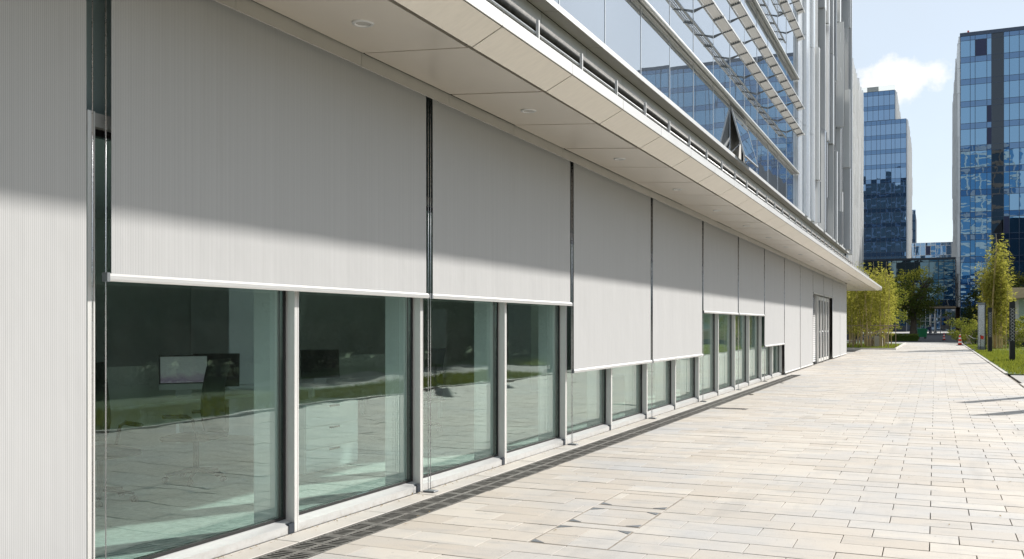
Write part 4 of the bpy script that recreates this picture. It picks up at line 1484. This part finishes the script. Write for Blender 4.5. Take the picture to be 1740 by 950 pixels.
def facade(root, X0, X1, Y, z0, H, cols, fl, sp_h, mat, spm, vis, dark_cols=(), tilt=0.004, vent=0.0, mull='frame_blue'):
    """front facing -y: panes as parts inside the vis window, the rest joined"""
    rest_v, rest_s = MB(), MB()
    grid = MB()
    x = X0
    ci = 0
    nfl = int(round((H - z0) / fl))
    xs = [X0]
    while x < X1 - 0.2:
        w = min(cols[ci % len(cols)], X1 - x)
        for r in range(nfl):
            zb = z0 + r * fl
            for kind, za, zc in (('v', zb + 0.04, zb + fl - sp_h - 0.04), ('s', zb + fl - sp_h + 0.04, zb + fl - 0.04)):
                m = mat if kind == 'v' else spm
                if ci in dark_cols:
                    m = 'tower_dark'
                elif kind == 'v' and random.random() < vent:
                    m = 'tower_vent'
                if vis[0] <= x + w / 2 <= vis[1] and vis[2] <= za <= vis[3]:
                    me = shared(('tp', round(w, 2), round(zc - za, 2), m), lambda: MB().box(-w / 2 + 0.04, w / 2 - 0.04, -0.03, 0.03, 0, zc - za).mesh('pane', m))
                    o = link('pane', me, root, (x + w / 2, Y - 0.06, za))
                    o.rotation_euler = (random.gauss(0, tilt), 0, random.gauss(0, tilt))
                else:
                    t = random.gauss(0, tilt) * w
                    u = random.gauss(0, tilt) * (zc - za)
                    mbx = rest_v if m == mat else rest_s
                    mbx.quad((x + 0.04, Y - 0.09, za), (x + w - 0.04, Y - 0.09 + t, za), (x + w - 0.04, Y - 0.09 + t + u, zc), (x + 0.04, Y - 0.09 + u, zc))
        x += w
        xs.append(x)
        ci += 1
    for xx in xs:
        grid.box(xx - 0.045, xx + 0.045, Y - 0.13, Y - 0.01, z0, H)
    for r in range(nfl + 1):
        for dz in (0, -sp_h):
            z = z0 + r * fl + dz
            if z > z0 - 0.1:
                grid.box(X0, X1, Y - 0.115, Y - 0.012, z - 0.035, z + 0.035)
    if rest_v.f:
        tag(rest_v.build('pane_field', mat, root), kind='stuff')
    if rest_s.f:
        tag(rest_s.build('spandrel_field', spm, root), kind='stuff')
    tag(grid.build('mullion_grid', mull, root), kind='stuff')


def side_fins(root, X, Y0, Y1, z0, H, sgn, step, mat='fin', dep=0.5, th=0.18):
    f_ = MB()
    yv = Y0 + 0.2
    while yv < Y1 - 0.3:
        z = z0
        while z < H - 0.2:
            z1 = min(H, z + random.choice((3.0, 4.5, 6.0, 8.0)))
            d = dep * random.uniform(0.6, 1.2)
            a, b = (X + 0.01, X + d) if sgn > 0 else (X - d, X - 0.01)
            f_.box(a, b, yv, yv + th, z, z1 - 0.1)
            z = z1
        yv += step
    tag(f_.build('side_fin', mat, root), kind='stuff')


random.seed(81)
# right tower
rt = thing('glass_tower', 'tall blue glass tower with a dark vertical band at the right edge', 'tower', (0, 0, 0))
RX0, RX1, RY, RH = 8.75, 52.0, 190.0, 54.4
MB().box(RX0, RX1, RY, RY + 57, -0.1, RH).build('core', 'frame_dark', rt)
facade(rt, RX0, RX1, RY, 2.0, RH, [1.6, 0.8, 1.9, 0.75, 1.95, 0.9, 1.55, 1.9, 0.8, 1.6], 4.03, 1.05, 'tower_pane', 'tower_spandrel', (RX0, 20.2, 8, 60), (4,), 0.0025, 0.05)
side_fins(rt, RX0, RY, RY + 57, 5, RH, -1, 2.2)
MB().box(RX0 - 0.1, RX1 + 0.1, RY - 0.2, RY - 0.005, RH - 0.25, RH + 0.4).build('parapet', 'frame_blue', rt)
MB().tube([(RX0 + 1.3, RY + 0.6, RH), (RX0 + 1.3, RY + 0.6, RH + 0.9)], 0.16, 8).build('warning_lamp', 'red', rt)
# left tower, with its upper corner cut back
lt_ = thing('glass_tower', 'blue glass tower with a stepped top corner left of the sky gap', 'tower', (0, 0, 0))
MB().box(-38, -2.68, 280, 332, -0.1, 58.3).build('core', 'frame_dark', lt_)
MB().box(-38, -5.6, 280.01, 322, 58.32, 66.6).build('upper_core', 'frame_dark', lt_)
facade(lt_, -16.9, -2.68, 280, 1.5, 58.3, [1.42, 1.42, 0.95], 4.06, 1.15, 'tower_pane_soft', 'tower_spandrel', (-15.2, -2.6, 14, 60), (), 0.004, 0.02)
facade(lt_, -16.9, -5.6, 280, 58.4, 66.5, [1.42], 4.05, 1.15, 'tower_pane_soft', 'tower_spandrel', (-16, -2.6, 12, 70), (), 0.004, 0.0)
side_fins(lt_, -2.68, 280, 332, 5, 58.3, 1, 2.0)
side_fins(lt_, -5.6, 280.2, 322, 58.35, 66.6, 1, 2.0)
MB().box(-38, -5.5, 279.8, 279.98, 66.5, 67.9).build('parapet', 'screen_glass', lt_)
MB().box(-13, -10, 284, 288, 66.65, 68.8).build('plant_room', 'concrete', lt_)
# sliver tower and low block further away
st = thing('slim_tower', 'narrow sliver of a far tower just right of the stepped blue tower', 'tower', (0, 0, 0))
MB().box(-12, -2.75, 420, 445, -0.1, 47.2).build('core', 'frame_dark', st)
facade(st, -8.0, -2.75, 420, 1.0, 47.2, [1.4], 4.0, 1.1, 'tower_pane_soft', 'tower_spandrel', (0, 0, 0, 0))
lb = thing('low_office_block', 'low pale glass block showing above the skybridge between the towers', 'building', (0, 0, 0))
MB().box(-4, 24, 320, 345, -0.1, 27.2).build('core', 'frame_dark', lb)
facade(lb, -4, 24, 320, 0.0, 27.2, [1.45], 3.9, 1.0, 'tower_pane_soft', 'tower_pane_soft', (-2, 11, 11, 30), (), 0.004, 0.03, 'alu')
# skybridge
sb = thing('skybridge', 'dark glazed skybridge spanning the road between the towers', 'bridge', (0, 0, 0))
MB().box(-30, RX0 - 0.8, 188.2, 200, 5.1, 13.7).build('deck_box', 'frame_dark', sb)
MB().box(-30, RX0 - 0.75, 188.0, 200.2, 4.75, 5.09).build('underside', 'wood', sb)
facade(sb, -30, RX0 - 0.9, 188.2, 6.2, 13.7, [1.55, 1.55, 0.9], 3.75, 0.5, 'bridge_pane', 'bridge_pane', (-9, 8, 5, 14), (), 0.004, 0.02, 'frame_dark')
MB().box(-30, RX0 - 0.8, 187.9, 188.05, 13.55, 13.95).build('top_rail', 'frame_dark', sb)
MB().box(-30, RX0 - 0.8, 187.95, 188.06, 5.1, 6.18).build('bottom_band', 'tower_dark', sb)
# out-of-view block added to shade the road; it also shows in the upper glass
ob = thing('added_shade_block', 'plain block added beyond the right edge to shade the road, mirrored low in the upper glass', 'building', (0, 0, 0))
MB().box(17.6, 46, 132, 158, -0.1, 24).build('core', 'frame_dark', ob)
facade(ob, 17.6, 46, 132, 0.5, 24, [1.5], 3.9, 1.1, 'tower_pane_soft', 'tower_spandrel', (0, 0, 0, 0), (), 0.003)
# set-back finned block behind the near building
fb = thing('finned_block', 'grey block with close set vertical fins beyond the near building', 'building', (0, 0, 0))
MB().box(-40, -4.9, 111.5, 138, -0.1, 33.2).build('core', 'frame_dark', fb)
facade(fb, -14, -4.9, 111.5, 5.0, 33.0, [1.3], 4.0, 1.0, 'tower_dark', 'tower_spandrel', (-8.5, -4, 5, 34), (), 0.005)
side_fins(fb, -4.9, 111.6, 138, 7.5, 33.6, 1, 0.82, 'fin', 0.5, 0.2)
for z in (9.0, 13.0, 17.0, 21.0, 25.0):
    MB().box(-9, -4.6, 110.8, 111.3, z, z + 0.12).build('balcony_slab', 'concrete', fb)
# tower complex behind the camera, mirrored in the far glass towers
for i, (xa, xb, hh, yv) in enumerate(((-66, -10, 118, -250), (2, 50, 108, -256), (60, 104, 115, -245))):
    mt = thing('mirrored_tower', ['dark banded tower mirrored at the left in the far glass towers', 'pale banded tower mirrored in the middle of the far glass towers', 'dark banded tower mirrored at the right in the far glass towers'][i], 'tower', (0, 0, 0))
    MB().box(xa, xb, yv - 25, yv, -0.1, hh).build('core', ['tower_dark', 'tower_pane', 'tower_pane_soft'][i], mt)
    bands = MB()
    z = 4
    while z < hh:
        bands.box(xa - 0.2, xb + 0.2, yv + 0.01, yv + 0.5, z, z + (1.1 if i != 1 else 1.7))
        z += 7.8
    x = xa
    while x < xb:
        bands.box(x, x + 0.8, yv + 0.51, yv + 0.8, 0, hh)
        x += 9
    tag(bands.build('facade_band', ['frame_blue', 'concrete', 'grey_post'][i], mt), kind='stuff')

for m in bpy.data.meshes:
    m.validate()
